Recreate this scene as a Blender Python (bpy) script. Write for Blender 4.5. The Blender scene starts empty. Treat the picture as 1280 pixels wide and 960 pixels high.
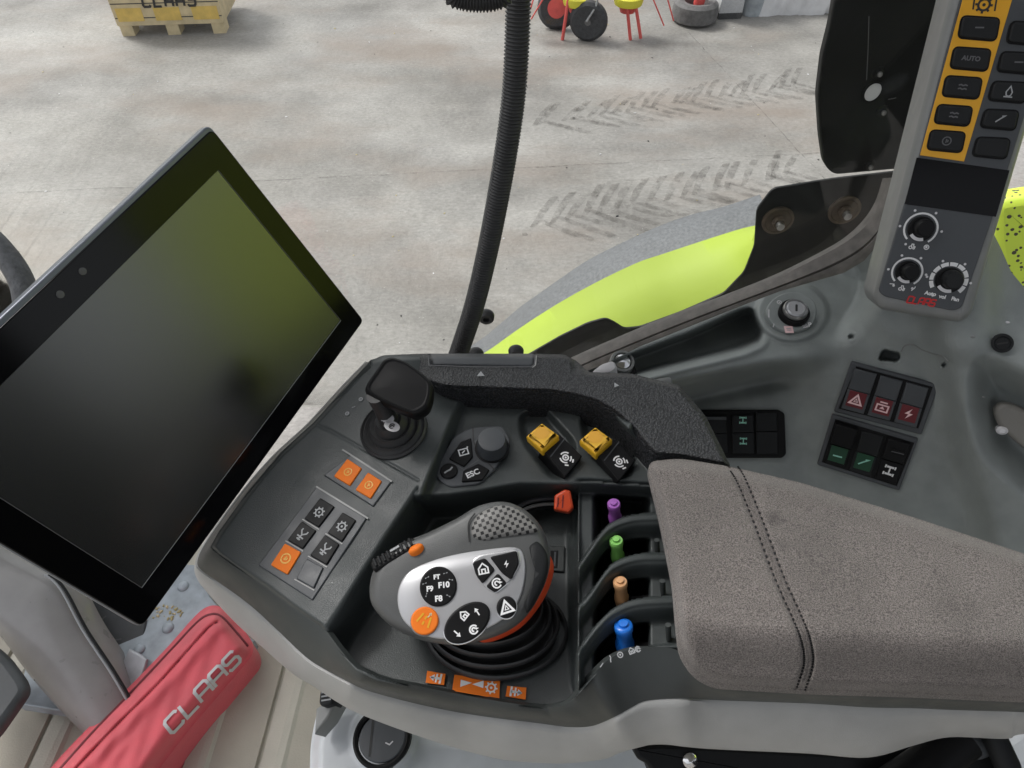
import bpy, bmesh, math, random
import numpy as np
from mathutils import Vector, Matrix
random.seed(7); rng = np.random.default_rng(7)
scene = bpy.context.scene
COL = scene.collection

# ------------------------------------------------------------------ camera model
FPX, PIT, CAMZ = 910.0, math.radians(47), 2.9
CAM = np.array([0, 0, CAMZ])
FW = np.array([0, math.cos(PIT), -math.sin(PIT)]); UP = np.array([0, math.sin(PIT), math.cos(PIT)]); RT = np.array([1., 0, 0])
def ray(px, py):
    px = np.asarray(px, float); py = np.asarray(py, float)
    x = ((px-640)/FPX)[..., None]; y = ((480-py)/FPX)[..., None]
    return FW + x*RT + y*UP
def at(px, py, t): return CAM + ray(px, py)*np.asarray(t, float)[..., None]
def tz(px, py, z): return z/ray(px, py)[..., 2]                 # z measured from the eye
def tpl(px, py, pt, n):                                          # pt, n in eye coordinates
    n = np.asarray(n, float); return float(np.dot(pt, n))/(ray(px, py)@n)
def PZ(px, py, z): return at(px, py, tz(px, py, z))
def PY(px, py, y): return at(px, py, y/ray(px, py)[..., 1])
def nrm(v): v = np.asarray(v, float); return v/np.linalg.norm(v)

class Frame:
    def __init__(s, o, n, udir):
        s.o = np.asarray(o, float); s.n = nrm(n); u = np.asarray(udir, float); s.u = nrm(u-np.dot(u, s.n)*s.n); s.v = np.cross(s.n, s.u)
    def w(s, a, b, h=0): return s.o+s.u*a+s.v*b+s.n*h
    def px(s, x, y, h=0):
        r = ray(x, y); o = s.o+s.n*h-CAM
        p = r*(np.dot(o, s.n)/np.dot(r, s.n))+CAM-s.o
        return (float(p@s.u), float(p@s.v))
    def poly(s, pts, h=0): return ccw([s.px(x, y, h) for x, y in pts])
def frame_px(px, py, z, n, p2):
    o = PZ(px, py, z); f = Frame(o, n, (1, 0, 0)); a = f.px(*p2); return Frame(o, n, f.w(*a)-o)
def area(p): return sum(p[i][0]*p[(i+1) % len(p)][1]-p[(i+1) % len(p)][0]*p[i][1] for i in range(len(p)))/2
def ccw(p): return list(p) if area(p) > 0 else list(p)[::-1]
def rnd(p, r, k=5, each=None):
    out = []; n = len(p)
    for i in range(n):
        a, b, c = (np.array(p[j % n], float) for j in (i-1, i, i+1))
        rr = each[i] if each else r
        d1, d2 = a-b, c-b; l1, l2 = np.linalg.norm(d1), np.linalg.norm(d2)
        q = min(rr, .48*l1, .48*l2)
        if q < 1e-9: out.append(tuple(b)); continue
        A, B = b+d1/l1*q, b+d2/l2*q
        for j in range(k+1):
            t = j/k; out.append(tuple((1-t)**2*A+2*t*(1-t)*b+t*t*B))
    return out
def spl(p, k=8, closed=False):
    p = [np.array(q, float) for q in p]; n = len(p); out = []
    for i in range(n if closed else n-1):
        g = (lambda j: p[j % n]) if closed else (lambda j: p[min(max(j, 0), n-1)])
        a, b, c, d = g(i-1), g(i), g(i+1), g(i+2)
        for j in range(k):
            t = j/k; out.append(.5*((2*b)+(-a+c)*t+(2*a-5*b+4*c-d)*t*t+(-a+3*b-3*c+d)*t**3))
    if not closed: out.append(p[-1])
    return out
def offset(p, d):                                                # inward by d for a ccw polygon
    n = len(p); out = []
    for i in range(n):
        a, b, c = (np.array(p[j % n], float) for j in (i-1, i, i+1))
        e1, e2 = b-a, c-b
        l1, l2 = np.linalg.norm(e1), np.linalg.norm(e2)
        if l1 < 1e-12 or l2 < 1e-12: out.append(tuple(b)); continue
        n1 = np.array([-e1[1], e1[0]])/l1; n2 = np.array([-e2[1], e2[0]])/l2
        m = n1+n2; q = np.dot(m, m)
        out.append(tuple(b+m*(2*d/max(q, .5))))
    return out
def circ(cx, cy, rx, ry=None, n=32, rot=0):
    ry = ry or rx; c, s = math.cos(rot), math.sin(rot)
    return [(cx+rx*math.cos(a)*c-ry*math.sin(a)*s, cy+rx*math.cos(a)*s+ry*math.sin(a)*c) for a in (2*math.pi*i/n for i in range(n))]
def rect(cx, cy, w, h, r=0, k=4, rot=0):
    c, s = math.cos(rot), math.sin(rot)
    q = [(-w/2, -h/2), (w/2, -h/2), (w/2, h/2), (-w/2, h/2)]
    q = [(cx+x*c-y*s, cy+x*s+y*c) for x, y in q]
    return rnd(q, r, k) if r else q

# ------------------------------------------------------------------ materials
MATS = {}
def nodes(m):
    m.use_nodes = True; nt = m.node_tree; return nt, nt.nodes['Principled BSDF']
def srgb(r, g, b):
    f = lambda c: c/12.92 if c <= .04045 else ((c+.055)/1.055)**2.4
    return tuple(f(x/255) for x in (r, g, b))+(1,)
def mat(name, col, rough=.5, metal=0, noise=0, nscale=60, bump=0, bscale=800, btype='noise', spec=.5, coat=0, rvar=.08, sheen=0):
    m = bpy.data.materials.new(name); nt, b = nodes(m); N, L = nt.nodes, nt.links
    c = tuple(col)[:3]+(1,)
    b.inputs['Base Color'].default_value = c; b.inputs['Roughness'].default_value = rough; b.inputs['Metallic'].default_value = metal
    b.inputs['Specular IOR Level'].default_value = spec; b.inputs['Coat Weight'].default_value = coat
    if sheen: b.inputs['Sheen Weight'].default_value = sheen
    tc = N.new('ShaderNodeTexCoord')
    if noise or rvar:
        t = N.new('ShaderNodeTexNoise'); t.inputs['Scale'].default_value = nscale; t.inputs['Detail'].default_value = 6
        L.new(tc.outputs['Object'], t.inputs['Vector'])
        if noise:
            r = N.new('ShaderNodeMapRange'); r.inputs['From Min'].default_value = .3; r.inputs['From Max'].default_value = .7
            r.inputs['To Min'].default_value = 1-noise; r.inputs['To Max'].default_value = 1+noise
            L.new(t.outputs['Fac'], r.inputs['Value'])
            x = N.new('ShaderNodeMix'); x.data_type = 'RGBA'; x.blend_type = 'MULTIPLY'; x.inputs[0].default_value = 1
            x.inputs[6].default_value = c; L.new(r.outputs['Result'], x.inputs[7]); L.new(x.outputs[2], b.inputs['Base Color'])
        if rvar:
            r = N.new('ShaderNodeMapRange'); r.inputs['From Min'].default_value = .3; r.inputs['From Max'].default_value = .7
            r.inputs['To Min'].default_value = max(0, rough-rvar); r.inputs['To Max'].default_value = min(1, rough+rvar)
            L.new(t.outputs['Fac'], r.inputs['Value']); L.new(r.outputs['Result'], b.inputs['Roughness'])
    if bump:
        if btype == 'voronoi':
            t = N.new('ShaderNodeTexVoronoi'); t.feature = 'F1'; o = 'Distance'
        else:
            t = N.new('ShaderNodeTexNoise'); t.inputs['Detail'].default_value = 3; o = 'Fac'
        t.inputs['Scale'].default_value = bscale; L.new(tc.outputs['Object'], t.inputs['Vector'])
        p = N.new('ShaderNodeBump'); p.inputs['Strength'].default_value = bump; p.inputs['Distance'].default_value = .001
        L.new(t.outputs[o], p.inputs['Height']); L.new(p.outputs['Normal'], b.inputs['Normal'])
    MATS[name] = m; return m

mat('deck_plastic', (.043, .050, .050), .42, noise=.10, bump=.25, bscale=1600)
mat('dark_plastic', (.015, .016, .017), .55, noise=.1, spec=.22, bump=.15, bscale=1500)
mat('black_plastic', (.006, .006, .0065), .5, noise=.1, spec=.2)
mat('black_rubber', (.032, .032, .033), .48, noise=.15, bump=.1)
mat('leather_black', (.022, .023, .026), .5, noise=.1, bump=.7, bscale=680, btype='voronoi')
mat('shell_grey', (.36, .36, .35), .5, noise=.06, bump=.2, bscale=1500)
mat('rim_grey', (.034, .039, .038), .46, noise=.08, bump=.2, bscale=1500)
mat('console_grey', (.225, .245, .238), .42, noise=.13, nscale=34, bump=.35, bscale=1300)
mat('panel_grey', (.055, .060, .066), .45, noise=.05, bump=.12, bscale=1500)
mat('bezel_grey', (.20, .205, .20), .4, noise=.06)
mat('head_grey', (.085, .087, .086), .42, noise=.06, bump=.15, bscale=1500)
mat('silver', (.44, .44, .45), .33, metal=.35, rvar=.0)
mat('chrome', (.7, .7, .7), .18, metal=1)
mat('steel', (.35, .35, .35), .35, metal=1, noise=.2)
mat('orange', (.80, .19, .022), .55, noise=.06, spec=.15)
mat('orange_red', (.62, .07, .02), .4, noise=.06)
mat('yellow', (.80, .45, .02), .38, noise=.05)
mat('amber', (.72, .36, .02), .45, noise=.04)
mat('white_ink', (.75, .75, .75), .5, rvar=0)
mat('grey_ink', (.33, .34, .35), .5, rvar=0)
mat('dim_ink', (.10, .10, .105), .5, rvar=0)
mat('red_ink', (.55, .02, .02), .5, rvar=0)
mat('dark_ink', (.02, .02, .02), .5, rvar=0)
mat('pink_ink', (.80, .55, .55), .5, rvar=0)
mat('dark_red', (.13, .014, .02), .4, rvar=0)
mat('dark_green', (.006, .055, .024), .35, rvar=0)
mat('mint_ink', (.30, .62, .50), .5, rvar=0)
mat('purple', (.36, .11, .46), .35); mat('green', (.24, .58, .13), .35); mat('peach', (.66, .36, .17), .35); mat('blue', (.015, .16, .62), .3)
mat('lime', (.33, .43, .05), .6, noise=.03, nscale=3, spec=.3)
mat('fender_grey', (.115, .12, .127), .6, noise=.35, nscale=160, bump=.9, bscale=420)
mat('steel_black', (.008, .0085, .009), .5, noise=.3, nscale=15, spec=.2)
mat('rust', (.10, .075, .055), .6, metal=.5, noise=.3, nscale=90)
mat('seal', (.20, .185, .17), .75, noise=.25, nscale=80, bump=.5, bscale=600)
mat('wood', (.62, .50, .30), .7, noise=.15, nscale=12)
mat('wood_yellow', (.70, .48, .12), .7, noise=.15, nscale=12)
mat('red_paint', (.62, .09, .08), .5, noise=.1, nscale=20); mat('yellow_paint', (.65, .60, .05), .5)
mat('tyre', (.045, .045, .048), .8, noise=.3, nscale=40, bump=.8, bscale=60)
mat('dusty_tyre', (.12, .115, .115), .85, noise=.3, nscale=20, bump=.8, bscale=60)
mat('grey_box', (.45, .45, .46), .6, noise=.1); mat('blue_grey', (.34, .37, .40), .5, noise=.2, nscale=14); mat('wrap', (.62, .61, .62), .35, noise=.1, nscale=10)
mat('pouch_red', (.70, .095, .12), .62, noise=.10, nscale=35, bump=.35, bscale=900, sheen=.2)
mat('zip_red', (.17, .02, .03), .6)
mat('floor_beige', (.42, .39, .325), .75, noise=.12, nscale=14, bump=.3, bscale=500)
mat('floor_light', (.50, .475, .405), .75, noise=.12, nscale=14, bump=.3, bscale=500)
mat('plate_metal', (.36, .40, .44), .5, metal=.3, noise=.25, nscale=45)
mat('seat_shell', (.48, .50, .52), .42, noise=.05)
mat('handle_grey', (.19, .182, .165), .5); mat('trim_panel', (.27, .262, .258), .34, noise=.05, coat=.2)
mat('foil', (.45, .46, .49), .4, metal=.3, noise=.2)
mat('tin_grey', (.06, .065, .07), .5, noise=.2)
mat('straw', (.45, .38, .20), .8)
mat('housing_rim', (.15, .165, .19), .35, metal=.4, rvar=0)
mat('bezel_black', (.003, .003, .0035), .12, rvar=0, spec=.2)
mat('lcd', (.009, .0095, .010), .26, rvar=0, spec=1.0, coat=1)
MATS['lcd'].node_tree.nodes['Principled BSDF'].inputs['Coat Roughness'].default_value = .2
mat('roof_lining', (.20, .20, .20), .9)
def fabric_mat():
    m = mat('fabric', (.17, .15, .138), .92, sheen=.15, rvar=0); nt = m.node_tree; N, L = nt.nodes, nt.links; b = N['Principled BSDF']
    tc = N['Texture Coordinate']
    t = N.new('ShaderNodeTexNoise'); t.inputs['Scale'].default_value = 1500; t.inputs['Detail'].default_value = 2; L.new(tc.outputs['Object'], t.inputs['Vector'])
    t2 = N.new('ShaderNodeTexNoise'); t2.inputs['Scale'].default_value = 22; t2.inputs['Detail'].default_value = 5; L.new(tc.outputs['Object'], t2.inputs['Vector'])
    r = N.new('ShaderNodeValToRGB'); r.color_ramp.elements[0].position = .33; r.color_ramp.elements[1].position = .68
    r.color_ramp.elements[0].color = (.062, .054, .050, 1); r.color_ramp.elements[1].color = (.25, .222, .205, 1); L.new(t.outputs['Fac'], r.inputs['Fac'])
    r2 = N.new('ShaderNodeMapRange'); r2.inputs['From Min'].default_value = .3; r2.inputs['From Max'].default_value = .7; r2.inputs['To Min'].default_value = .82; r2.inputs['To Max'].default_value = 1.12
    L.new(t2.outputs['Fac'], r2.inputs['Value'])
    x = N.new('ShaderNodeMix'); x.data_type = 'RGBA'; x.blend_type = 'MULTIPLY'; x.inputs[0].default_value = 1
    L.new(r.outputs['Color'], x.inputs[6]); L.new(r2.outputs['Result'], x.inputs[7]); L.new(x.outputs[2], b.inputs['Base Color'])
    p = N.new('ShaderNodeBump'); p.inputs['Strength'].default_value = .9; p.inputs['Distance'].default_value = .0012
    L.new(t.outputs['Fac'], p.inputs['Height']); L.new(p.outputs['Normal'], b.inputs['Normal'])
fabric_mat()
def glass_mat():
    m = bpy.data.materials.new('window_glass'); m.use_nodes = True; nt = m.node_tree; N, L = nt.nodes, nt.links; N.clear()
    o = N.new('ShaderNodeOutputMaterial'); mx = N.new('ShaderNodeMixShader'); a = N.new('ShaderNodeBsdfTransparent'); g = N.new('ShaderNodeBsdfGlossy')
    f = N.new('ShaderNodeFresnel'); f.inputs['IOR'].default_value = 1.3
    a.inputs['Color'].default_value = (.97, .98, .97, 1); g.inputs['Roughness'].default_value = .02
    L.new(f.outputs[0], mx.inputs[0]); L.new(a.outputs[0], mx.inputs[1]); L.new(g.outputs[0], mx.inputs[2]); L.new(mx.outputs[0], o.inputs[0]); MATS['window_glass'] = m
glass_mat()
def ground_mat():
    m = bpy.data.materials.new('concrete_yard'); nt, b = nodes(m); N, L = nt.nodes, nt.links; b.inputs['Roughness'].default_value = .8
    tc = N.new('ShaderNodeTexCoord')
    def noise(s, d=8, sx=1, sy=1, ro=.6):
        mp = N.new('ShaderNodeMapping'); mp.inputs['Scale'].default_value = (sx, sy, 1); L.new(tc.outputs['Object'], mp.inputs['Vector'])
        t = N.new('ShaderNodeTexNoise'); t.inputs['Scale'].default_value = s; t.inputs['Detail'].default_value = d; t.inputs['Roughness'].default_value = ro
        L.new(mp.outputs['Vector'], t.inputs['Vector']); return t.outputs['Fac']
    def ramp(v, *st):
        r = N.new('ShaderNodeValToRGB'); e = r.color_ramp.elements
        e[0].position, e[0].color = st[0][0], st[0][1]; e[1].position, e[1].color = st[-1][0], st[-1][1]
        for p, c in st[1:-1]: q = e.new(p); q.color = c
        L.new(v, r.inputs['Fac']); return r.outputs['Color']
    def mul(a, c, f=1, bt='MULTIPLY'):
        x = N.new('ShaderNodeMix'); x.data_type = 'RGBA'; x.blend_type = bt
        if hasattr(f, 'links') or not isinstance(f, (int, float)): L.new(f, x.inputs[0])
        else: x.inputs[0].default_value = f
        for k, v in ((6, a), (7, c)):
            if isinstance(v, tuple): x.inputs[k].default_value = v
            else: L.new(v, x.inputs[k])
        return x.outputs[2]
    base = ramp(noise(.9, 10), (.30, (.17, .162, .153, 1)), (.5, (.262, .252, .238, 1)), (.7, (.35, .338, .32, 1)))
    streak = ramp(noise(.75, 9, .7, 1.2, .68), (.34, (.70, .69, .67, 1)), (.60, (1.08, 1.075, 1.07, 1)))
    c = mul(base, streak, .8)
    fine = ramp(noise(34, 9, .8, 1.3, .75), (.36, (.68, .67, .66, 1)), (.62, (1.12, 1.12, 1.11, 1)))
    c = mul(c, fine, .8)
    spk = ramp(noise(75, 3), (.69, (0, 0, 0, 1)), (.73, (1, 1, 1, 1)))
    c = mul(c, (.62, .6, .57, 1), spk, 'MIX')
    dk = ramp(noise(42, 2, .7, 1.5), (.25, (1, 1, 1, 1)), (.29, (0, 0, 0, 1)))
    c = mul(c, (.16, .145, .13, 1), dk, 'MIX')
    brn = ramp(noise(.8, 5, .6, 1.2), (.48, (0, 0, 0, 1)), (.66, (.7, .7, .7, 1)))
    c = mul(c, (.21, .17, .14, 1), brn, 'MIX')
    L.new(c, b.inputs['Base Color'])
    rr = N.new('ShaderNodeMapRange'); rr.inputs['From Min'].default_value = .35; rr.inputs['From Max'].default_value = .65; rr.inputs['To Min'].default_value = .42; rr.inputs['To Max'].default_value = .9; L.new(noise(.6, 6), rr.inputs['Value']); L.new(rr.outputs[0], b.inputs['Roughness'])
    p = N.new('ShaderNodeBump'); p.inputs['Strength'].default_value = .4; p.inputs['Distance'].default_value = .02; L.new(noise(14, 8), p.inputs['Height']); L.new(p.outputs[0], b.inputs['Normal'])
    MATS['concrete_yard'] = m
ground_mat()
def track_mat():
    m = bpy.data.materials.new('tyre_dirt'); nt, b = nodes(m); N, L = nt.nodes, nt.links
    b.inputs['Base Color'].default_value = (.10, .09, .08, 1); b.inputs['Roughness'].default_value = .9
    tc = N.new('ShaderNodeTexCoord'); t = N.new('ShaderNodeTexNoise'); t.inputs['Scale'].default_value = 9; t.inputs['Detail'].default_value = 10; t.inputs['Roughness'].default_value = .75; L.new(tc.outputs['Object'], t.inputs['Vector'])
    r = N.new('ShaderNodeMapRange'); r.inputs['From Min'].default_value = .42; r.inputs['From Max'].default_value = .68; r.inputs['To Max'].default_value = .50
    L.new(t.outputs['Fac'], r.inputs['Value']); L.new(r.outputs[0], b.inputs['Alpha']); MATS['tyre_dirt'] = m
track_mat()
def mesh_grip_mat():
    m = mat('grip_mesh', (.16, .155, .15), .5); nt = m.node_tree; N, L = nt.nodes, nt.links; b = N['Principled BSDF']
    tc = N['Texture Coordinate']; u = N.new('ShaderNodeUVMap'); w = []
    mp = N.new('ShaderNodeMapping'); mp.inputs['Rotation'].default_value = (0, 0, .5); L.new(u.outputs[0], mp.inputs['Vector'])
    t = N.new('ShaderNodeTexVoronoi'); t.voronoi_dimensions = '2D'; t.distance = 'MANHATTAN'; t.inputs['Randomness'].default_value = 0; t.inputs['Scale'].default_value = 1; L.new(mp.outputs[0], t.inputs['Vector'])
    r = N.new('ShaderNodeMapRange'); r.inputs['From Min'].default_value = .36; r.inputs['From Max'].default_value = .44; L.new(t.outputs['Distance'], r.inputs['Value'])
    x = N.new('ShaderNodeMix'); x.data_type = 'RGBA'; L.new(r.outputs[0], x.inputs[0]); x.inputs[6].default_value = (.012, .012, .012, 1); x.inputs[7].default_value = (.20, .195, .185, 1)
    L.new(x.outputs[2], b.inputs['Base Color'])
    p = N.new('ShaderNodeBump'); p.inputs['Strength'].default_value = .8; p.inputs['Distance'].default_value = .0006; L.new(r.outputs[0], p.inputs['Height']); L.new(p.outputs[0], b.inputs['Normal'])
mesh_grip_mat()
def pebble(m):
    nt = m.node_tree; N, L = nt.nodes, nt.links; b = N['Principled BSDF']; t = [n for n in N if n.type == 'TEX_VORONOI'][0]
    r = N.new('ShaderNodeValToRGB'); r.color_ramp.elements[0].position = .15; r.color_ramp.elements[1].position = .6; r.color_ramp.elements[0].color = (.050, .052, .056, 1); r.color_ramp.elements[1].color = (.010, .0105, .012, 1)
    L.new(t.outputs['Distance'], r.inputs['Fac']); L.new(r.outputs[0], b.inputs['Base Color'])
    p = [n for n in N if n.type == 'BUMP'][0]; p.invert = True
pebble(MATS['leather_black'])
def mud_mat():
    m = mat('lime_muddy', (.50, .64, .04), .45); nt = m.node_tree; N, L = nt.nodes, nt.links; b = N['Principled BSDF']; tc = N['Texture Coordinate']
    t = N.new('ShaderNodeTexVoronoi'); t.inputs['Scale'].default_value = 95; L.new(tc.outputs['Object'], t.inputs['Vector'])
    t2 = N.new('ShaderNodeTexNoise'); t2.inputs['Scale'].default_value = 45; L.new(tc.outputs['Object'], t2.inputs['Vector'])
    a = N.new('ShaderNodeMath'); a.operation = 'SUBTRACT'; L.new(t.outputs['Distance'], a.inputs[0]); 
    a2 = N.new('ShaderNodeMath'); a2.operation = 'MULTIPLY_ADD'; a2.inputs[1].default_value = .9; a2.inputs[2].default_value = -.18; L.new(t2.outputs['Fac'], a2.inputs[0]); L.new(a2.outputs[0], a.inputs[1])
    r = N.new('ShaderNodeMapRange'); r.inputs['From Min'].default_value = -.02; r.inputs['From Max'].default_value = .03; L.new(a.outputs[0], r.inputs['Value'])
    x = N.new('ShaderNodeMix'); x.data_type = 'RGBA'; L.new(r.outputs[0], x.inputs[0]); x.inputs[6].default_value = (.05, .045, .03, 1); x.inputs[7].default_value = (.50, .64, .06, 1); L.new(x.outputs[2], b.inputs['Base Color'])
mud_mat()

# ------------------------------------------------------------------ mesh building
class MB:
    def __init__(s): s.v, s.f, s.m, s.sm, s.uv = [], [], [], [], None
    def add(s, vs, fs, m, smooth=True):
        b = len(s.v); s.v += [tuple(map(float, p)) for p in vs]; s.f += [tuple(b+i for i in f) for f in fs]
        s.m += [m]*len(fs); s.sm += [smooth]*len(fs)
    def prism(s, fr, poly, h0, h1, m, bev=0, steps=3, bottom=True, mtop=None):
        poly = ccw(poly); n = len(poly); rings = [(0, h0)]
        if bev:
            for i in range(steps+1):
                a = i/steps*math.pi/2; rings.append((bev*(1-math.cos(a)), h1-bev+bev*math.sin(a)))
        else: rings.append((0, h1))
        vs, fs = [], []
        for d, h in rings:
            q = offset(poly, d) if d else poly; vs += [fr.w(x, y, h) for x, y in q]
        for r in range(len(rings)-1):
            for i in range(n): fs.append((r*n+i, r*n+(i+1) % n, (r+1)*n+(i+1) % n, (r+1)*n+i))
        if bottom: fs.append(tuple(range(n))[::-1])
        s.add(vs, fs, m)
        s.add(vs[-n:], [tuple(range(n))], mtop or m)
    def flat(s, fr, poly, h, m):
        poly = ccw(poly); s.add([fr.w(x, y, h) for x, y in poly], [tuple(range(len(poly)))], m)
    def ribbon(s, fr, pts, w, h, m, closed=False):
        p = [np.array(q, float) for q in pts]; n = len(p); L, R = [], []
        for i in range(n):
            a = p[i-1] if (closed or i) else None; c = p[(i+1) % n] if (closed or i < n-1) else None
            ds = [nrm(q) for q in ((p[i]-a) if a is not None else None, (c-p[i]) if c is not None else None) if q is not None and np.linalg.norm(q) > 1e-12]
            if not ds: ds = [np.array([1., 0])]
            t = sum(ds); t = ds[0] if np.linalg.norm(t) < 1e-6 else nrm(t); nn = np.array([-t[1], t[0]]); k = 1/max(.5, float(np.dot(nn, np.array([-ds[0][1], ds[0][0]]))))
            L.append(p[i]+nn*w/2*k); R.append(p[i]-nn*w/2*k)
        vs = [fr.w(*q, h) for q in L]+[fr.w(*q, h) for q in R]
        fs = [(n+i, n+(i+1) % n, (i+1) % n, i) for i in range(n if closed else n-1)]
        s.add(vs, fs, m, False)
    def lathe(s, fr, c, prof, m, seg=32, cap=True, sx=1, sy=1):
        vs, fs = [], []; n = len(prof)
        for r, h in prof:
            for j in range(seg):
                a = 2*math.pi*j/seg; vs.append(fr.w(c[0]+r*sx*math.cos(a), c[1]+r*sy*math.sin(a), h))
        for i in range(n-1):
            for j in range(seg): fs.append((i*seg+j, i*seg+(j+1) % seg, (i+1)*seg+(j+1) % seg, (i+1)*seg+j))
        if cap: fs.append(tuple(range((n-1)*seg, n*seg)))
        s.add(vs, fs, m)
    def tube(s, path, rad, m, seg=14, cap=True, up=(0.3, 1, 0.2)):
        path = [np.array(q, float) for q in path]; n = len(path); vs, fs = [], []; u = None
        for i in range(n):
            t = nrm(path[min(i+1, n-1)]-path[max(i-1, 0)])
            if u is None: u = np.array(up, float)
            u = nrm(u-np.dot(u, t)*t); w = np.cross(t, u); r = rad(i) if callable(rad) else rad
            for j in range(seg):
                a = 2*math.pi*j/seg; vs.append(path[i]+r*(u*math.cos(a)+w*math.sin(a)))
        for i in range(n-1):
            for j in range(seg): fs.append((i*seg+j, i*seg+(j+1) % seg, (i+1)*seg+(j+1) % seg, (i+1)*seg+j))
        if cap: fs += [tuple(range(seg))[::-1], tuple(range((n-1)*seg, n*seg))]
        s.add(vs, fs, m)
    def loft(s, lines, m, closed=False):                       # rows of equal length
        n = len(lines[0]); vs = [p for l in lines for p in l]; fs = []
        for r in range(len(lines)-1):
            for i in range(n if closed else n-1): fs.append((r*n+i, r*n+(i+1) % n, (r+1)*n+(i+1) % n, (r+1)*n+i))
        s.add(vs, fs, m)
    def pillow(s, fr, poly, rings, m, c=None, capfirst=True):   # rings: (scale about c, height)
        poly = ccw(poly); n = len(poly); c = np.array(c if c is not None else np.mean(np.array(poly), 0)); vs, fs = [], []
        for sc, h in rings:
            for q in poly:
                d = c+(np.array(q)-c)*sc; vs.append(fr.w(d[0], d[1], h))
        for r in range(len(rings)-1):
            for i in range(n): fs.append((r*n+i, r*n+(i+1) % n, (r+1)*n+(i+1) % n, (r+1)*n+i))
        k = len(rings); fs.append(tuple(range((k-1)*n, k*n)))
        if capfirst: fs.append(tuple(range(n))[::-1])
        s.add(vs, fs, m)
    def text(s, fr, body, c, size, h, m, rot=0, bold=0, shear=0, sx=1):
        cu = bpy.data.curves.new('t', 'FONT'); cu.body = body; cu.size = size; cu.align_x = 'CENTER'; cu.align_y = 'CENTER'; cu.offset = bold; cu.shear = shear; cu.resolution_u = 3
        o = bpy.data.objects.new('t', cu); me = bpy.data.meshes.new_from_object(o)
        a, b = math.cos(rot), math.sin(rot)
        vs = [fr.w(c[0]+(v.co.x*sx*a-v.co.y*b), c[1]+(v.co.x*sx*b+v.co.y*a), h) for v in me.vertices]
        s.add(vs, [tuple(p.vertices) for p in me.polygons], m, False)
        bpy.data.objects.remove(o); bpy.data.curves.remove(cu); bpy.data.meshes.remove(me)

def setp(o, label=None, cat=None, group=None, kind=None):
    for k, v in (('label', label), ('category', cat), ('group', group), ('kind', kind)):
        if v: o[k] = v
    return o
def empty(name, loc, label, cat, group=None):
    o = bpy.data.objects.new(name, None); o.location = tuple(loc); o.empty_display_size = .02; COL.objects.link(o); return setp(o, label, cat, group)
def root_loc(o):
    while o.parent: o = o.parent
    return np.array(o.location)
def put(mb, name, parent=None, sharp=38, label=None):
    me = bpy.data.meshes.new(name)
    off = root_loc(parent) if parent is not None else np.zeros(3)
    V = np.array(mb.v)-off; me.from_pydata(V.tolist(), [], mb.f)
    keys = list(dict.fromkeys(mb.m)); ix = {k: i for i, k in enumerate(keys)}
    for k in keys: me.materials.append(MATS[k])
    me.polygons.foreach_set('material_index', [ix[k] for k in mb.m]); me.polygons.foreach_set('use_smooth', mb.sm)
    me.update()
    if sharp: me.set_sharp_from_angle(angle=math.radians(sharp))
    if mb.uv is not None:
        l = me.uv_layers.new(name='UVMap'); uv = np.array(mb.uv, float)
        li = np.empty(len(me.loops), int); me.loops.foreach_get('vertex_index', li); l.data.foreach_set('uv', uv[li].ravel())
    o = bpy.data.objects.new(name, me); COL.objects.link(o)
    if parent is not None: o.parent = parent
    if label: o['label'] = label
    return o

# ---- a surface sampled over a traced outline, every sample with its own real depth
def sdf(poly, X, Y):
    """signed distance (positive inside) and nearest boundary point"""
    P = np.array(poly, float); n = len(P); best = np.full(X.shape, 1e18); NX = np.zeros_like(X); NY = np.zeros_like(Y); ins = np.zeros(X.shape, bool)
    for i in range(n):
        a, b = P[i], P[(i+1) % n]; d = b-a; L2 = max(d@d, 1e-12)
        t = np.clip(((X-a[0])*d[0]+(Y-a[1])*d[1])/L2, 0, 1); cx, cy = a[0]+t*d[0], a[1]+t*d[1]
        q = (X-cx)**2+(Y-cy)**2; k = q < best; best = np.where(k, q, best); NX = np.where(k, cx, NX); NY = np.where(k, cy, NY)
        if a[1] != b[1]:
            c = ((a[1] > Y) != (b[1] > Y)) & (X < (b[0]-a[0])*(Y-a[1])/(b[1]-a[1])+a[0]); ins ^= c
    return np.where(ins, 1, -1)*np.sqrt(best), NX, NY
def sd(poly, X, Y): return sdf(poly, X, Y)[0]
def sst(a, b, x): t = np.clip((x-a)/(b-a), 0, 1); return t*t*(3-2*t)
def pdist(line, X, Y):
    best = np.full(X.shape, 1e18)
    for a, b in zip(line[:-1], line[1:]):
        a, b = np.array(a, float), np.array(b, float); d = b-a; t = np.clip(((X-a[0])*d[0]+(Y-a[1])*d[1])/max(d@d, 1e-12), 0, 1)
        best = np.minimum(best, (X-a[0]-t*d[0])**2+(Y-a[1]-t*d[1])**2)
    return np.sqrt(best)
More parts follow.
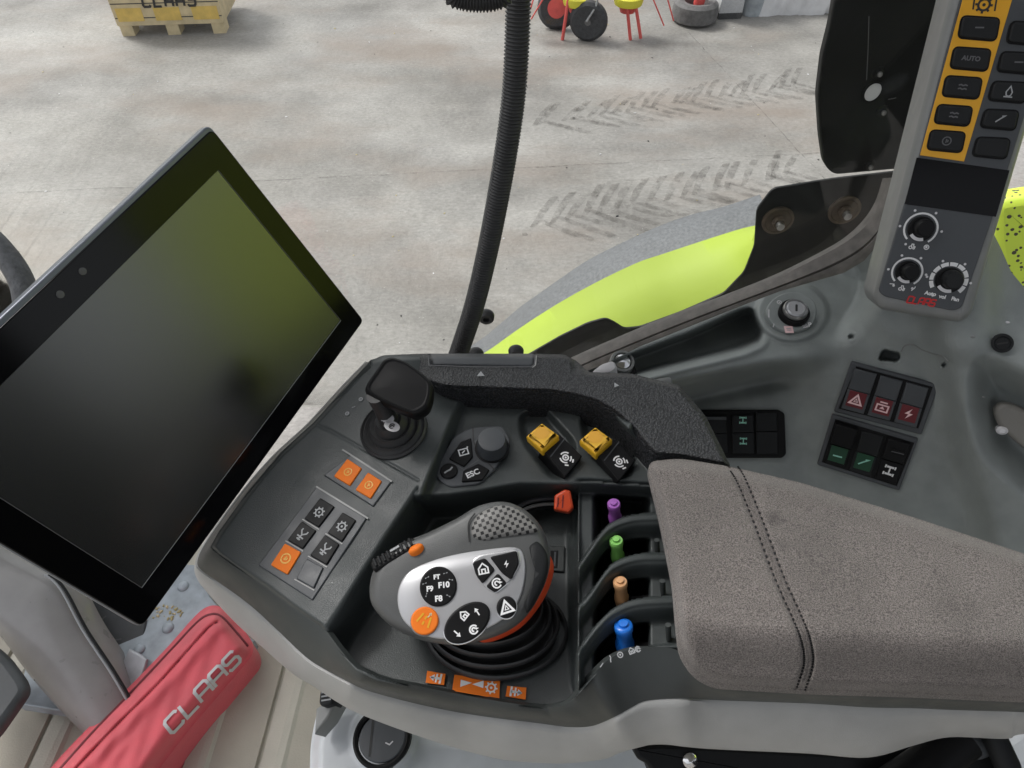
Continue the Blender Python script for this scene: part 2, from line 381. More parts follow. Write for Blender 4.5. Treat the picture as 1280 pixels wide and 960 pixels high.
def relief(outline, step, tfun, m, mfun=None, skirt=0):
    P = np.array(outline, float); x0, y0 = P.min(0)-step; x1, y1 = P.max(0)+step
    xs = np.arange(x0, x1+step, step); ys = np.arange(y0, y1+step, step); X, Y = np.meshgrid(xs, ys)
    s, NX, NY = sdf(outline, X, Y); ins = s > 0; H, W = X.shape
    q = ins[:-1, :-1] | ins[1:, :-1] | ins[:-1, 1:] | ins[1:, 1:]
    X = np.where(ins, X, NX); Y = np.where(ins, Y, NY)
    T = tfun(X, Y); W3 = at(X, Y, T)
    use = np.zeros((H, W), bool); use[:-1, :-1] |= q; use[1:, :-1] |= q; use[:-1, 1:] |= q; use[1:, 1:] |= q
    idx = np.full((H, W), -1); idx[use] = np.arange(use.sum())
    jj, ii = np.nonzero(q)
    F = np.stack([idx[jj+1, ii], idx[jj+1, ii+1], idx[jj, ii+1], idx[jj, ii]], 1)
    mb = MB(); mb.v = [tuple(p) for p in W3[use]]; mb.f = [tuple(f) for f in F.tolist()]
    if mfun is None: mb.m = [m]*len(F)
    else:
        cx = (X[jj, ii]+X[jj+1, ii+1])/2; cy = (Y[jj, ii]+Y[jj+1, ii+1])/2; mb.m = list(mfun(cx, cy))
    mb.sm = [True]*len(F); mb.gx = X[use]; mb.gy = Y[use]
    if skirt:                                                   # a wall straight down round the edge: real thickness
        ol = [np.array(p) for p in outline]; top = []
        for a, b in zip(ol, ol[1:]+ol[:1]):
            k = max(1, int(np.linalg.norm(b-a)/6))
            top += [a+(b-a)*i/k for i in range(k)]
        tx = np.array([p[0] for p in top]); ty = np.array([p[1] for p in top]); A = at(tx, ty, tfun(tx, ty)); B = A.copy(); B[:, 2] -= skirt
        mb.loft([list(A), list(B)], m, closed=True)
    return mb

# ---- small pictograms in a unit box, drawn as flat ink
def icon(mb, fr, c, s, kind, h, m, rot=0, w=.12):
    ca, sa = math.cos(rot), math.sin(rot)
    T = lambda p: (c[0]+s*(p[0]*ca-p[1]*sa), c[1]+s*(p[0]*sa+p[1]*ca))
    R = lambda pts, cl=False, ww=w: mb.ribbon(fr, [T(p) for p in pts], ww*s, h, m, cl)
    F = lambda pts: mb.flat(fr, [T(p) for p in pts], h, m)
    arc = lambda r, a0, a1, n=14, cx=0, cy=0: [(cx+r*math.cos(math.radians(a0+(a1-a0)*i/n)), cy+r*math.sin(math.radians(a0+(a1-a0)*i/n))) for i in range(n+1)]
    s *= .93; w *= .9
    if kind == 'gear':
        R(circ(0, 0, .32, n=20), True)
        for i in range(8): a = i*math.pi/4; R([(.36*math.cos(a), .36*math.sin(a)), (.5*math.cos(a), .5*math.sin(a))])
        F(circ(0, 0, .1, n=10))
    elif kind == 'ring': R(circ(0, 0, .38, n=20), True); F(circ(0, 0, .14, n=10))
    elif kind == 'ringbar': R(circ(0, 0, .4, n=20), True); R([(-.05, -.2), (-.05, .2)]); R([(.1, -.12), (.1, .12)])
    elif kind == 'tri': R([(-.48, -.38), (.48, -.38), (0, .45)], True, .15); R([(-.14, -.18), (.14, -.18), (0, .1)], True, .07)
    elif kind == 'bolt': F([(.15, .5), (-.32, -.05), (-.02, -.05)]); F([(-.15, -.5), (.32, .05), (.02, .05)])
    elif kind == 'batt': R([(-.45, -.4), (.45, -.4), (.45, .15), (-.45, .15)], True); R([(-.3, .4), (.3, .4)], ww=.13); F([(-.22, -.2), (.22, -.2), (0, .05)])
    elif kind == 'arrow': R([(-.45, 0), (.2, 0)]); F([(.5, 0), (.1, .28), (.1, -.28)])
    elif kind == 'fork': R([(0, -.5), (0, 0), (-.3, .3), (-.3, .5)]); R([(0, 0), (.3, .3), (.3, .5)]); R([(-.35, -.2), (.35, -.2)]); R([(-.2, -.42), (.2, -.42)])
    elif kind == 'axle': R([(0, -.3), (0, .3)]); R([(-.3, .35), (.3, .35)], ww=.2); R([(-.3, -.35), (.3, -.35)], ww=.2); R([(-.4, .5), (-.4, .2)]); R([(.4, .5), (.4, .2)]); R([(-.4, -.5), (-.4, -.2)]); R([(.4, -.5), (.4, -.2)])
    elif kind == 'house': R([(-.4, -.4), (.4, -.4), (.4, .05), (0, .45), (-.4, .05)], True); R([(-.15, -.4), (-.15, -.05), (.15, -.05), (.15, -.4)])
    elif kind == 'swirl': R(arc(.38, 30, 330)); F([(.5, .0), (.2, .15), (.2, -.1)]); R(arc(.16, 0, 270))
    elif kind == 'screen': R([(-.4, -.3), (.4, -.3), (.4, .3), (-.4, .3)], True); R([(-.15, -.1), (.15, .12)]); R([(.4, .3), (.5, .45)])
    elif kind == 'curve': R([(-.3, -.4), (-.1, -.1), (.1, .1), (.2, .45)], ww=.16)
    elif kind == 'pto': R(circ(0, 0, .24, n=16), True); F(circ(0, 0, .1, n=10)); R(arc(.48, 110, 200)); R(arc(.48, 240, 340)); R(arc(.48, 10, 70)); R([(.5, .45), (.72, .2)]); R([(.72, -.25), (.5, -.5)])
    elif kind == 'road': R([(-.45, -.3), (-.3, .4)]); R([(.45, -.3), (.3, .4)]); R([(0, -.3), (0, -.05)]); R([(0, .1), (0, .35)])
    elif kind == 'drop': R([(0, .5), (-.28, -.05), (-.2, -.35), (.0, -.45), (.2, -.35), (.28, -.05)], True); R([(-.4, -.5), (.4, -.5)])
    elif kind == 'lines2': R([(-.42, .15), (-.2, .22), (0, .13), (.2, .22), (.42, .15)], ww=.14); R([(-.42, -.2), (-.2, -.13), (0, -.22), (.2, -.13), (.42, -.2)], ww=.14)
    elif kind == 'dash': R([(-.4, 0), (.4, .05)], ww=.14)
    elif kind == 'spray': R([(-.4, -.3), (.2, .25)], ww=.13); F([(.15, .1), (.5, .42), (.05, .35)])
    elif kind == 'arr_bar': R([(.42, -.4), (.42, .4)], ww=.17); R([(.42, 0), (.1, 0)]); R([(.08, -.35), (.08, .35)], ww=.14); R([(.05, 0), (-.4, 0)], ww=.14); F([(-.5, 0), (-.12, .28), (-.12, -.28)])
    elif kind == 'wedge': F([(-.5, -.16), (-.5, .16), (.0, .04)]); F([(.5, -.16), (.5, .16), (.0, -.02)])
    elif kind == 'hand': R([(-.35, -.4), (.3, -.4), (.38, .1), (.1, .42), (-.3, .3)], True, .14); R([(-.1, -.15), (.15, -.15), (.1, .12)], ww=.14)
    elif kind == 'tractor': R(circ(-.22, -.2, .24, n=14), True); R(circ(.34, -.28, .14, n=12), True); R([(-.1, .05), (-.1, .42), (.2, .42), (.25, .05), (.5, .0), (.5, -.15)])
# ---- block lettering with cut corners, as on the maker's badge
GL = {'C': [[(1, .86), (.86, 1), (.14, 1), (0, .86), (0, .14), (.14, 0), (.86, 0), (1, .14)]], 'L': [[(0, 1), (0, 0), (.95, 0)]],
      'A': [[(0, 0), (0, .86), (.14, 1), (.86, 1), (1, .86), (1, 0)], [(0, .42), (1, .42)]],
      'S': [[(1, .86), (.86, 1), (.14, 1), (0, .86), (0, .62), (.14, .5), (.86, .5), (1, .38), (1, .14), (.86, 0), (.14, 0), (0, .14)]]}
def badge(mb, fr, word, o, dirx, diry, lw, lh, gap, w, h, m, shear=.15):
    dx, dy = np.array(dirx, float), np.array(diry, float); o = np.array(o, float)
    for k, ch in enumerate(word):
        for st in GL[ch]:
            mb.ribbon(fr, [o+dx*(k*(lw+gap)+x*lw+shear*y*lh)+dy*y*lh for x, y in [(a[0]+(b[0]-a[0])*q/4, a[1]+(b[1]-a[1])*q/4) for a, b in zip(st[:-1], st[1:]) for q in range(4)]+[st[-1]]], w, h, m)

# ------------------------------------------------------------------ camera, light, sky
cd = bpy.data.cameras.new('camera'); co = bpy.data.objects.new('camera', cd); COL.objects.link(co)
cd.sensor_fit = 'HORIZONTAL'; cd.sensor_width = 36; cd.lens = 36*FPX/1280; cd.clip_start = .01; cd.clip_end = 2000
co.location = tuple(CAM); co.rotation_euler = (math.pi/2-PIT, 0, 0); scene.camera = co
SUN_EL, SUN_AZ = math.radians(50), math.radians(-55)             # azimuth from +Y, towards +X
w = bpy.data.worlds.new('World'); scene.world = w; w.use_nodes = True; nt = w.node_tree
sky = nt.nodes.new('ShaderNodeTexSky'); sky.sky_type = 'NISHITA'; sky.sun_disc = False; sky.sun_elevation = SUN_EL; sky.sun_rotation = SUN_AZ
sky.air_density = 1; sky.dust_density = 4
hs = nt.nodes.new('ShaderNodeHueSaturation'); hs.inputs['Saturation'].default_value = .22
nt.links.new(sky.outputs[0], hs.inputs['Color']); nt.links.new(hs.outputs[0], nt.nodes['Background'].inputs['Color']); nt.nodes['Background'].inputs['Strength'].default_value = .14
sl = bpy.data.lights.new('sun', 'SUN'); sl.energy = 1.35; sl.angle = math.radians(14); sl.color = (1, .985, .965); so = bpy.data.objects.new('sun', sl); COL.objects.link(so)
sdv = Vector((math.sin(SUN_AZ)*math.cos(SUN_EL), math.cos(SUN_AZ)*math.cos(SUN_EL), math.sin(SUN_EL))); so.rotation_euler = sdv.to_track_quat('Z', 'Y').to_euler(); so.location = (0, 0, 8)
scene.view_settings.view_transform = 'Standard'; scene.view_settings.look = 'None'; scene.view_settings.exposure = .72; scene.view_settings.gamma = 1

WORLD = Frame((0, 0, 0), (0, 0, 1), (1, 0, 0))
def box(mb, c, sx, sy, sz, m, bev=0, rz=0):
    fr = Frame((c[0], c[1], c[2]-sz/2), (0, 0, 1), (math.cos(rz), math.sin(rz), 0)); mb.prism(fr, rect(0, 0, sx, sy), 0, sz, m, bev)

def conform(mb, tf, lift):
    V = np.array(mb.v)-CAM; f = V@FW; x = 640+FPX*(V@RT)/f; y = 480-FPX*(V@UP)/f; mb.v = [tuple(p) for p in at(x, y, tf(x, y)-lift)]
#==SETTING==
mb = MB(); mb.add([(-150, -150, 0), (150, -150, 0), (150, 150, 0), (-150, 150, 0)], [(0, 1, 2, 3)], 'concrete_yard', False)
for a_, b_, w_ in (((-400, 262), (1500, 168), .011), ((860, 40), (1120, 320), .009)):
    A_, B_ = PZ(*a_, -CAMZ), PZ(*b_, -CAMZ); fj = Frame((A_[0], A_[1], .004), (0, 0, 1), B_-A_); L_ = np.linalg.norm(B_-A_); n_ = 60
    mb.ribbon(fj, [(L_*i/n_, rng.normal(0, .004)) for i in range(n_+1)], w_, 0, 'tyre_dirt')
setp(put(mb, 'ground'), 'pale dusty concrete yard seen through the window', 'ground', kind='structure')
mb = MB()
for i in range(170):
    c = PZ(rng.uniform(-150, 1100), 30+430*rng.random()**1.5, -CAMZ); s = rng.uniform(.003, .012)*(2.0 if i % 17 == 0 else 1); a = rng.uniform(0, 3.1)
    mb.pillow(Frame((c[0], c[1], .001), (0, 0, 1), (1, 0, 0)), circ(0, 0, s, s*rng.uniform(.25, .8), 6, a), [(1, 0), (.8, s*.3)], ('straw', 'wrap', 'tyre_dirt', 'steel_black')[i % 4])
setp(put(mb, 'litter'), 'tiny pale and dark chips scattered over the concrete yard', 'litter', kind='stuff')
mb = MB()
def track(a, b, n, wpx, skew):
    A, B = PZ(*a, -CAMZ), PZ(*b, -CAMZ); d = nrm(B-A); s = np.array([-d[1], d[0], 0]); L = np.linalg.norm(B-A); fr = Frame((A[0], A[1], .005), (0, 0, 1), d)
    for i in range(n):
        x = L*i/n+rng.normal(0, .025)
        for sg in (1, -1):
            w0 = wpx*(.72+.36*rng.random())
            if rng.random() < .12: continue
            x0 = x+(0 if sg > 0 else L/n/2)
            q = [(x0, -sg*.03), (x0+.045, -sg*.03), (x0+.05+skew*.6, sg*w0*.55), (x0+.06+skew, sg*w0), (x0+.0+skew, sg*w0*1.02), (x0-.005+skew*.55, sg*w0*.58)]
            mb.flat(fr, q, .002*rng.random(), 'tyre_dirt')
track((655, 283), (1000, 215), 17, .30, .27); track((660, 156), (1000, 105), 21, .27, .27)
setp(put(mb, 'tyre_track'), 'dirty chevron tyre tracks printed across the concrete', 'tyre track', kind='structure')
mb = MB(); box(mb, (.15, -.35, CAMZ+.72), 1.7, 1.3, .08, 'roof_lining', .02)
setp(put(mb, 'ceiling'), 'grey lining of the cab roof overhead', 'ceiling', kind='structure')

mb = MB(); box(mb, (1.22, -.25, CAMZ-.74), .06, 1.75, .70, 'black_plastic', .01); box(mb, (1.22, -.60, CAMZ-.04), .06, 1.05, .70, 'black_plastic', .01)  # out-of-view panels, added and sized to darken what the monitor screen reflects
setp(put(mb, 'wall'), 'dark unseen rear wall of the cab, added to darken the screen reflection', 'wall', kind='structure')
#==BACKGROUND==
def bgz(px, py): return PZ(px, py, -CAMZ)
# crate on its feet
A, B = bgz(152, 46), bgz(284, 42); d = nrm(B-A); L = np.linalg.norm(B-A); nb = np.array([-d[1], d[0], 0])
r = empty('wooden_crate', (A+B)/2, 'pale wooden crate on block feet standing out in the yard', 'crate')
fr = Frame(A, (0, 0, 1), d)
mb = MB(); mb.prism(fr, rect(L/2, .36, L, .72), .10, .75, 'wood', .006); box_ = put(mb, 'crate_body', r)
mb = MB()
for i in range(3): mb.prism(Frame(A+d*(L*(.15+.35*i)), -nb, d), rect(0, .2, L*.24, .12), 0, .004, 'wood_yellow')
put(mb, 'plank', r)
for i, x in enumerate((.07, .5, .93)):
    mb = MB(); mb.prism(fr, rect(x*L, .09, .12, .16), 0, .10, 'wood', .004); put(mb, 'foot', r)
mb = MB()
for zz_ in (.17, .30, .43, .56): mb.prism(Frame(A, -nb, d), rect(L/2, zz_, L*.99, .008), 0, .003, 'tyre')
put(mb, 'plank_gap', r)
mb = MB(); ff = Frame(A+d*L*.5, -nb, d); badge(mb, ff, 'CLAAS', (-.20, .27), (1, 0), (0, 1), .07, .11, .035, .022, .008, 'dark_ink'); put(mb, 'lettering', r)
# hay tedder
C0 = bgz(734, 50); r = empty('hay_tedder', C0, 'red and yellow hay tedder with thin tines and one black wheel', 'farm implement')
wf = Frame(C0+np.array([0, 0, .18]), (-.25, -.95, 0), (1, 0, 0))
mb = MB(); mb.lathe(wf, (0, 0), [(.09, -.05), (.15, -.055), (.178, -.035), (.185, 0), (.178, .035), (.15, .055), (.10, .05)], 'tyre', 28); wh = put(mb, 'wheel', r)
mb = MB(); mb.lathe(wf, (0, 0), [(.10, .045), (.09, .02), (.03, .025), (.03, .05), (.0, .052)], 'dusty_tyre', 20); put(mb, 'rim', wh)
def at_h(px, py, yv): return PY(px, py, yv)
Y0 = C0[1]
mb = MB(); mb.tube([at_h(733, 27, Y0-.08), at_h(745, 8, Y0-.05), at_h(752, -30, Y0)], .012, 'steel', 8); put(mb, 'strut', r)
for a, b in (((714, -25), (703, 50)), ((782, -10), (788, 50)), ((792, -10), (801, 48)), ((690, -20), (664, 24)), ((672, -20), (663, 12)), ((812, -12), (830, 32)), ((828, -25), (842, 26))):
    mb = MB(); mb.tube([at_h(*a, Y0+.05), at_h(*b, Y0)], .016 if b[0] in (703, 788, 801) else .007, 'red_paint', 8); put(mb, 'tine', r)
for px in (722, 786):
    hf = Frame(at_h(px, -2, Y0+.12), (0, 0, 1), (1, 0, 0)); mb = MB(); mb.lathe(hf, (0, 0), [(.13, -.05), (.14, -.02), (.14, .02), (.05, .05), (.0, .06)], 'yellow_paint', 24); mb.lathe(hf, (0, 0), [(.0, -.13), (.07, -.12), (.09, -.06), (.09, -.04)], 'red_paint', 18, False); put(mb, 'rotor', r)
mb = MB(); mb.tube([at_h(640, -20, Y0+.15), at_h(840, -26, Y0+.15)], .035, 'red_paint', 10); put(mb, 'frame', r)
mb = MB(); tf = Frame(at_h(697, 3, Y0+.3)-np.array([0, 0, .05]), (-.2, -.9, .2), (1, 0, 0)); mb.lathe(tf, (0, 0), [(.08, -.05), (.16, -.05), (.2, 0), (.16, .05), (.08, .05)], 'tyre', 24); mb.lathe(tf, (0, 0), [(.09, .05), (.0, .055)], 'red_paint', 18); put(mb, 'wheel', r)
# clutter beside it
c = bgz(870, 33); mb = MB(); f2 = Frame(c+np.array([0, .15, 0]), (0, 0, 1), (1, 0, 0)); mb.lathe(f2, (0, 0), [(.18, .0), (.225, .03), (.23, .1), (.22, .17), (.18, .2), (.12, .19), (.11, .1), (0, .08)], 'dusty_tyre', 32); mb.lathe(f2, (.02, -.02), [(.05, .1), (.06, .3), (.05, .34), (.0, .34)], 'red_paint', 16)
setp(put(mb, 'old_tyre'), 'dusty old tyre lying flat on the yard with a red hub in it', 'tyre')
c = bgz(910, 24); mb = MB(); box(mb, (c[0], c[1]+.15, .27), .24, .3, .42, 'grey_box', .01, .1); box(mb, (c[0], c[1]+.15, .03), .24, .3, .06, 'tyre', 0, .1)
setp(put(mb, 'grey_box'), 'light grey upright box on a dark base beside the old tyre', 'box')
c = bgz(941, 22); mb = MB(); f2 = Frame(c+np.array([0, .12, 0]), (0, 0, 1), (1, 0, 0)); mb.lathe(f2, (0, 0), [(.11, 0), (.115, .02), (.11, .25), (.118, .27), (.11, .29), (.11, .55), (0, .55)], 'blue_grey', 24)
setp(put(mb, 'drum'), 'narrow blue grey drum between the box and the wrapped pile', 'drum')
mb = MB(); pts = [(948, 25), (1060, 22)]; A, B = bgz(*pts[0]), bgz(*pts[1]); lines = []
for k in range(9):
    row = []
    for i in range(25):
        u = i/24; p = A+(B-A)*u; h = .62*math.sin(math.pi*min(1, k/8)*.5)
        dy = .1+.45*(1-math.cos(k/8*math.pi/2)); row.append(p+np.array([rng.normal(0, .008), dy+rng.normal(0, .012), h*(1+.08*math.sin(u*9)+rng.normal(0, .02))]))
    lines.append(row)
mb.loft(lines, 'wrap'); mb.loft([lines[-1], [p+np.array([0, .5, 0]) for p in lines[-1]], [np.array([p[0], p[1]+.55, 0]) for p in lines[-1]]], 'wrap')
setp(put(mb, 'wrapped_pile', sharp=0), 'pile wrapped in white plastic sheet at the back of the yard', 'wrapped pile')

#==MUDGUARD==
r = empty('rear_mudguard', PY(800, 400, 1.05), 'lime green rear mudguard with grey edge and black bolted bracket', 'mudguard')
lo = spl([(560, 486), (600, 474), (640, 461), (680, 448), (715, 437), (745, 428), (772, 420), (800, 411), (828, 401), (855, 390), (905, 364), (930, 342), (944, 315), (954, 292)], 8)
up = spl([(540, 476), (580, 456), (612, 437), (640, 417), (668, 398), (700, 378), (730, 361), (765, 343), (800, 327), (830, 317), (860, 307), (900, 294), (930, 285), (954, 280)], 8)
g2 = spl([(520, 470), (560, 450), (600, 425), (625, 405), (650, 384), (678, 364), (705, 345), (735, 325), (768, 308), (800, 293), (830, 280), (865, 268), (905, 258), (950, 243)], 8)
def crv(l, y): return [PY(p[0], p[1], y) for p in l]
n = len(lo); mid = [(a*.62+b*.38) for a, b in zip(lo, up)]; mid2 = [(a*.3+b*.7) for a, b in zip(lo, up)]
mb = MB(); L0 = crv([(p[0]+2, p[1]+7) for p in lo], 1.03)
mb.loft([[p+np.array([0, .05, -.02]) for p in L0], [p+np.array([0, .01, -.006]) for p in L0], L0, crv(mid, 1.075), crv(mid2, 1.12), crv(up, 1.16), [p+np.array([0, .03, -.03]) for p in crv(up, 1.16)]], 'lime'); put(mb, 'guard_panel', r, 50)
mb = MB(); U2 = crv(up, 1.165); G = crv(g2, 1.27); mids = [a*.5+b*.5+np.array([0, 0, .012]) for a, b in zip(U2, G)]
mb.loft([[p+np.array([0, .01, -.03]) for p in U2], U2, mids, G, [p+np.array([0, .012, -.02]) for p in G], [p+np.array([0, .0, -.10]) for p in G]], 'fender_grey'); put(mb, 'edge_trim', r, 60)
fb = Frame(PY(900, 360, .96), (0, -1, .0), (1, 0, 0))
mb = MB(); mb.prism(fb, rnd(fb.poly([(600, 490), (655, 447), (700, 421), (735, 404), (757, 398), (768, 403), (780, 411), (800, 409), (850, 391), (905, 367), (930, 341), (943, 308), (946, 262), (966, 236), (1040, 224), (1180, 208), (1260, 330), (1100, 470), (800, 560)]), .008), -.004, 0, 'steel_black', .001); br = put(mb, 'bracket', r)
# lime panel stands outside the bracket's plane, so the bracket is cut back beneath it
for (x, y) in ((972, 275), (1055, 262)):
    c = fb.px(x, y, .0); mb = MB()
    mb.lathe(fb, c, [(.0245, 0), (.0245, .003), (.022, .004), (.02, .004), (.018, .002), (.012, .002)], 'rust', 28, False); mb.lathe(fb, c, [(.019, .0035), (.0, .0035)], 'rust', 20)
    mb.prism(fb, [(c[0]+.0105*math.cos(a), c[1]+.0105*math.sin(a)) for a in [i*math.pi/3 for i in range(6)]], .003, .012, 'rust', .001); mb.lathe(fb, c, [(.006, .012), (.006, .02), (.0, .021)], 'steel', 14)
    put(mb, 'bolt', br)
# black steel plate above it
fq = Frame(PY(1080, 100, .90), (0, -1, .05), (1, 0, 0)); r = empty('steel_plate', fq.o, 'tall black steel plate with round hole and screws behind the control panel', 'steel plate')
mb = MB(); mb.prism(fq, fq.poly(rnd([(1050, -120), (1043, 0), (1038, 30), (1028, 70), (1022, 120), (1025, 170), (1030, 206), (1042, 219), (1130, 211), (1200, 205), (1240, -120)], 8)), -.012, 0, 'steel_black', .003); pl = put(mb, 'plate', r)
mb = MB(); c = fq.px(1091, 115); mb.flat(fq, circ(c[0], c[1], .0095, .0115, 24, -.3), .0006, 'wrap'); mb.lathe(fq, c, [(.0135, .0003), (.0135, .0015), (.0115, .0015)], 'black_plastic', 24, False); put(mb, 'hole', r)
for x, y in ((1098, 91), (1103, 139), (1087, 207)):
    mb = MB(); c = fq.px(x, y); mb.lathe(fq, c, [(.008, .0), (.008, .001), (.005, .0015), (.004, .004), (.002, .005), (0, .005)], 'steel_black', 18); mb.lathe(fq, (c[0], c[1]), [(.0035, .004), (.003, .0065), (0, .007)], 'steel', 12); put(mb, 'screw', r)
for l_ in ([(1086, 20), (1085, 60), (1083, 100)], [(1110, 124), (1116, 123), (1120, 122)]):
    mb = MB(); mb.ribbon(fq, [fq.px(*p) for p in l_], .0011, .0005, 'dim_ink'); put(mb, 'scratch', r)
# muddy lime panel to the right, beyond the control panel
mb = MB(); f2 = Frame(PY(1290, 260, 1.15), (-.35, -.9, .25), (1, 0, 0))
mb.prism(f2, rnd(f2.poly([(1238, 250), (1240, 310), (1250, 345), (1275, 380), (1330, 410), (1500, 490), (1560, 240), (1330, 236)]), .03), -.05, 0, 'lime_muddy', .02)
mb.prism(Frame((1.75, .2, CAMZ), (-1, 0, .1), (0, 1, 0)), rect(.55, .20, 1.0, .95, .1), -.05, 0, 'lime_muddy', .02)
setp(put(mb, 'muddy_bodywork'), 'lime bodywork spattered with mud at the right edge', 'bodywork')

#==WINDOW==
YW = .70
r = empty('side_window', (-.35, YW, CAMZ-.7), 'large clear side window with black plugs along its lower edge', 'window')
mb = MB(); wf = Frame((0, YW, CAMZ), (0, -1, 0), (1, 0, 0)); mb.prism(wf, [(-1.3, -.80), (.47, -.80), (.47, .55), (-1.3, .55)], -.004, 0, 'window_glass'); put(mb, 'glass', r)
for x, y in ((608, 393), (595, 440), (645, 437)):
    c = wf.px(x, y); mb = MB(); mb.lathe(wf, c, [(.0095, .0), (.0105, .002), (.010, .008), (.0075, .011), (.0045, .011), (.0035, .006), (0, .006)], 'black_rubber', 24); put(mb, 'plug', r)
# worn sill strip under the glass
lo = spl([(690, 482), (740, 458), (800, 433), (860, 409), (930, 382), (990, 360), (1040, 342), (1078, 322), (1100, 300), (1114, 268), (1122, 230)], 6)
hi = spl([(672, 474), (716, 450), (780, 422), (845, 395), (915, 369), (975, 345), (1030, 318), (1064, 298), (1088, 276), (1104, 252), (1114, 222)], 6)
mb = MB(); A = [PY(*p, .655) for p in lo]; B = [PY(*p, .672) for p in hi]
def ext(l, d): return [p+np.array(d) for p in l]
m1 = [a*.72+b*.28+np.array([0, -.001, .002]) for a, b in zip(A, B)]; m2 = [a*.66+b*.34+np.array([0, .001, -.003]) for a, b in zip(A, B)]; m3 = [a*.6+b*.4+np.array([0, -.001, .002]) for a, b in zip(A, B)]
mb.loft([ext(A, (0, .0, -.05)), A, m1, m2, m3, B, ext(B, (0, .015, -.01))], 'seal')
setp(put(mb, 'window_seal', sharp=50), 'worn grey brown rubber seal strip along the window sill', 'seal')

#==HOSE==
hp = spl([(651, -160), (650, -60), (648, 0), (646, 60), (642, 120), (634, 180), (622, 250), (608, 320), (592, 385), (572, 445), (556, 490)], 80)
hp = [PY(p[0], p[1], .50-.0001*(p[1]-200)) for p in hp]
# resample evenly
def resample(p, n):
    p = np.array(p); d = np.r_[0, np.cumsum(np.linalg.norm(np.diff(p, axis=0), axis=1))]; s = np.linspace(0, d[-1], n); return [np.array([np.interp(q, d, p[:, k]) for k in range(3)]) for q in s]
NR = 170; hp = resample(hp, NR*5)
mb = MB(); mb.tube(hp, lambda i: (.0078, .0086, .0090, .0086, .0078)[i % 5], 'black_rubber', 18)
setp(put(mb, 'corrugated_hose', sharp=0), 'long black corrugated hose hanging down in front of the window', 'hose')
cp = spl([(560, -40), (564, -8), (580, 0), (600, 2), (618, 0), (632, -8), (638, -40)], 40); cp = resample([PY(p[0], p[1], .47) for p in cp], 34*5)
mb = MB(); mb.tube(cp, lambda i: (.0050, .0058, .0064, .0058, .0050)[i % 5], 'black_rubber', 16)
setp(put(mb, 'coiled_cable', sharp=0), 'ribbed black cable loop at the top beside the hose', 'cable')
mb = MB(); mb.tube(resample([at(x, y, .62) for x, y in spl([(-60, 270), (-20, 292), (6, 318), (24, 345), (32, 372), (34, 420)], 10)], 50), .010, 'fender_grey', 14)
setp(put(mb, 'grab_handle'), 'curved grey grab handle at the left behind the monitor', 'handle')
#==NEXT==
#==MONITOR==
def quadframe(P, lu):
    R_ = [ray(*p) for p in P]; M = np.stack([R_[0], -R_[1], R_[2], -R_[3]], 1); s = np.linalg.solve(M[:, 1:], -M[:, 0]); d = np.array([1, *s])
    Q = np.array([R_[i]*d[i] for i in range(4)]); k = lu/np.linalg.norm(Q[1]-Q[0]); Q *= k; n = np.cross(Q[1]-Q[0], Q[3]-Q[0])
    if n@Q.mean(0) > 0: n = -n
    return Frame(Q.mean(0)+CAM, n, Q[1]-Q[0]), Q+CAM
FM, Q = quadframe([(262, 155), (455, 400), (178, 785), (-184, 572)], .183)
r = empty('touchscreen_monitor', FM.w(0, 0, -.03), 'large tilted touchscreen monitor with black bezel and dark screen', 'monitor')
HW = np.linalg.norm(Q[1]-Q[0])/2; HL = np.linalg.norm(Q[3]-Q[0])/2
mb = MB(); mb.prism(FM, rect(0, 0, 2*HW+.0008, 2*HL+.0008, .005), -.0075, -.0010, 'housing_rim', .0014); mb.prism(FM, rect(.004, 0, 2*HW-.03, 2*HL-.03, .012), -.034, -.0074, 'black_plastic', 0); put(mb, 'housing', r)
mb = MB(); mb.prism(FM, rect(.0014, 0, 2*HW-.0030, 2*HL-.0008, .0045), -.0024, -.0, 'bezel_black', .0008); bz = put(mb, 'bezel', r)
sc = [FM.px(272, 213), FM.px(425, 401), FM.px(176, 734)]
us = sorted([sc[0][0], sc[1][0]]); vs_ = sorted([sc[0][1], sc[2][1]]); vlo = -max(abs(v) for v in vs_) ; 
mb = MB(); v0, v1 = (min(sc[1][1], sc[2][1]), max(sc[1][1], sc[2][1])); u0, u1 = us
vt = sc[0][1]; vb = sc[2][1]
mb.prism(FM, [(u0, vt), (u1, vt), (u1, vb), (u0, vb)], .0, .0004, 'lcd', 0); put(mb, 'screen', r)
mb = MB(); q = [(u1, vt), (u1, vb)]; mb.ribbon(FM, q, .0005, .0007, 'grey_ink'); mb.ribbon(FM, [(u0, vt), (u1, vt)], .0004, .0007, 'dim_ink'); mb.ribbon(FM, [(u0, vb), (u1, vb)], .0004, .0007, 'dim_ink'); put(mb, 'screen_edge', r)
for x, y in ((103, 339), (75, 368)):
    mb = MB(); c = FM.px(x, y); mb.lathe(FM, c, [(.0022, .0), (.0022, .0006), (0, .0007)], 'dim_ink', 16); put(mb, 'sensor', bz)
mb = MB(); mb.prism(FM, rect(0, 0, .09, .09, .01), -.075, -.03, 'black_plastic', .004); put(mb, 'mount', r)

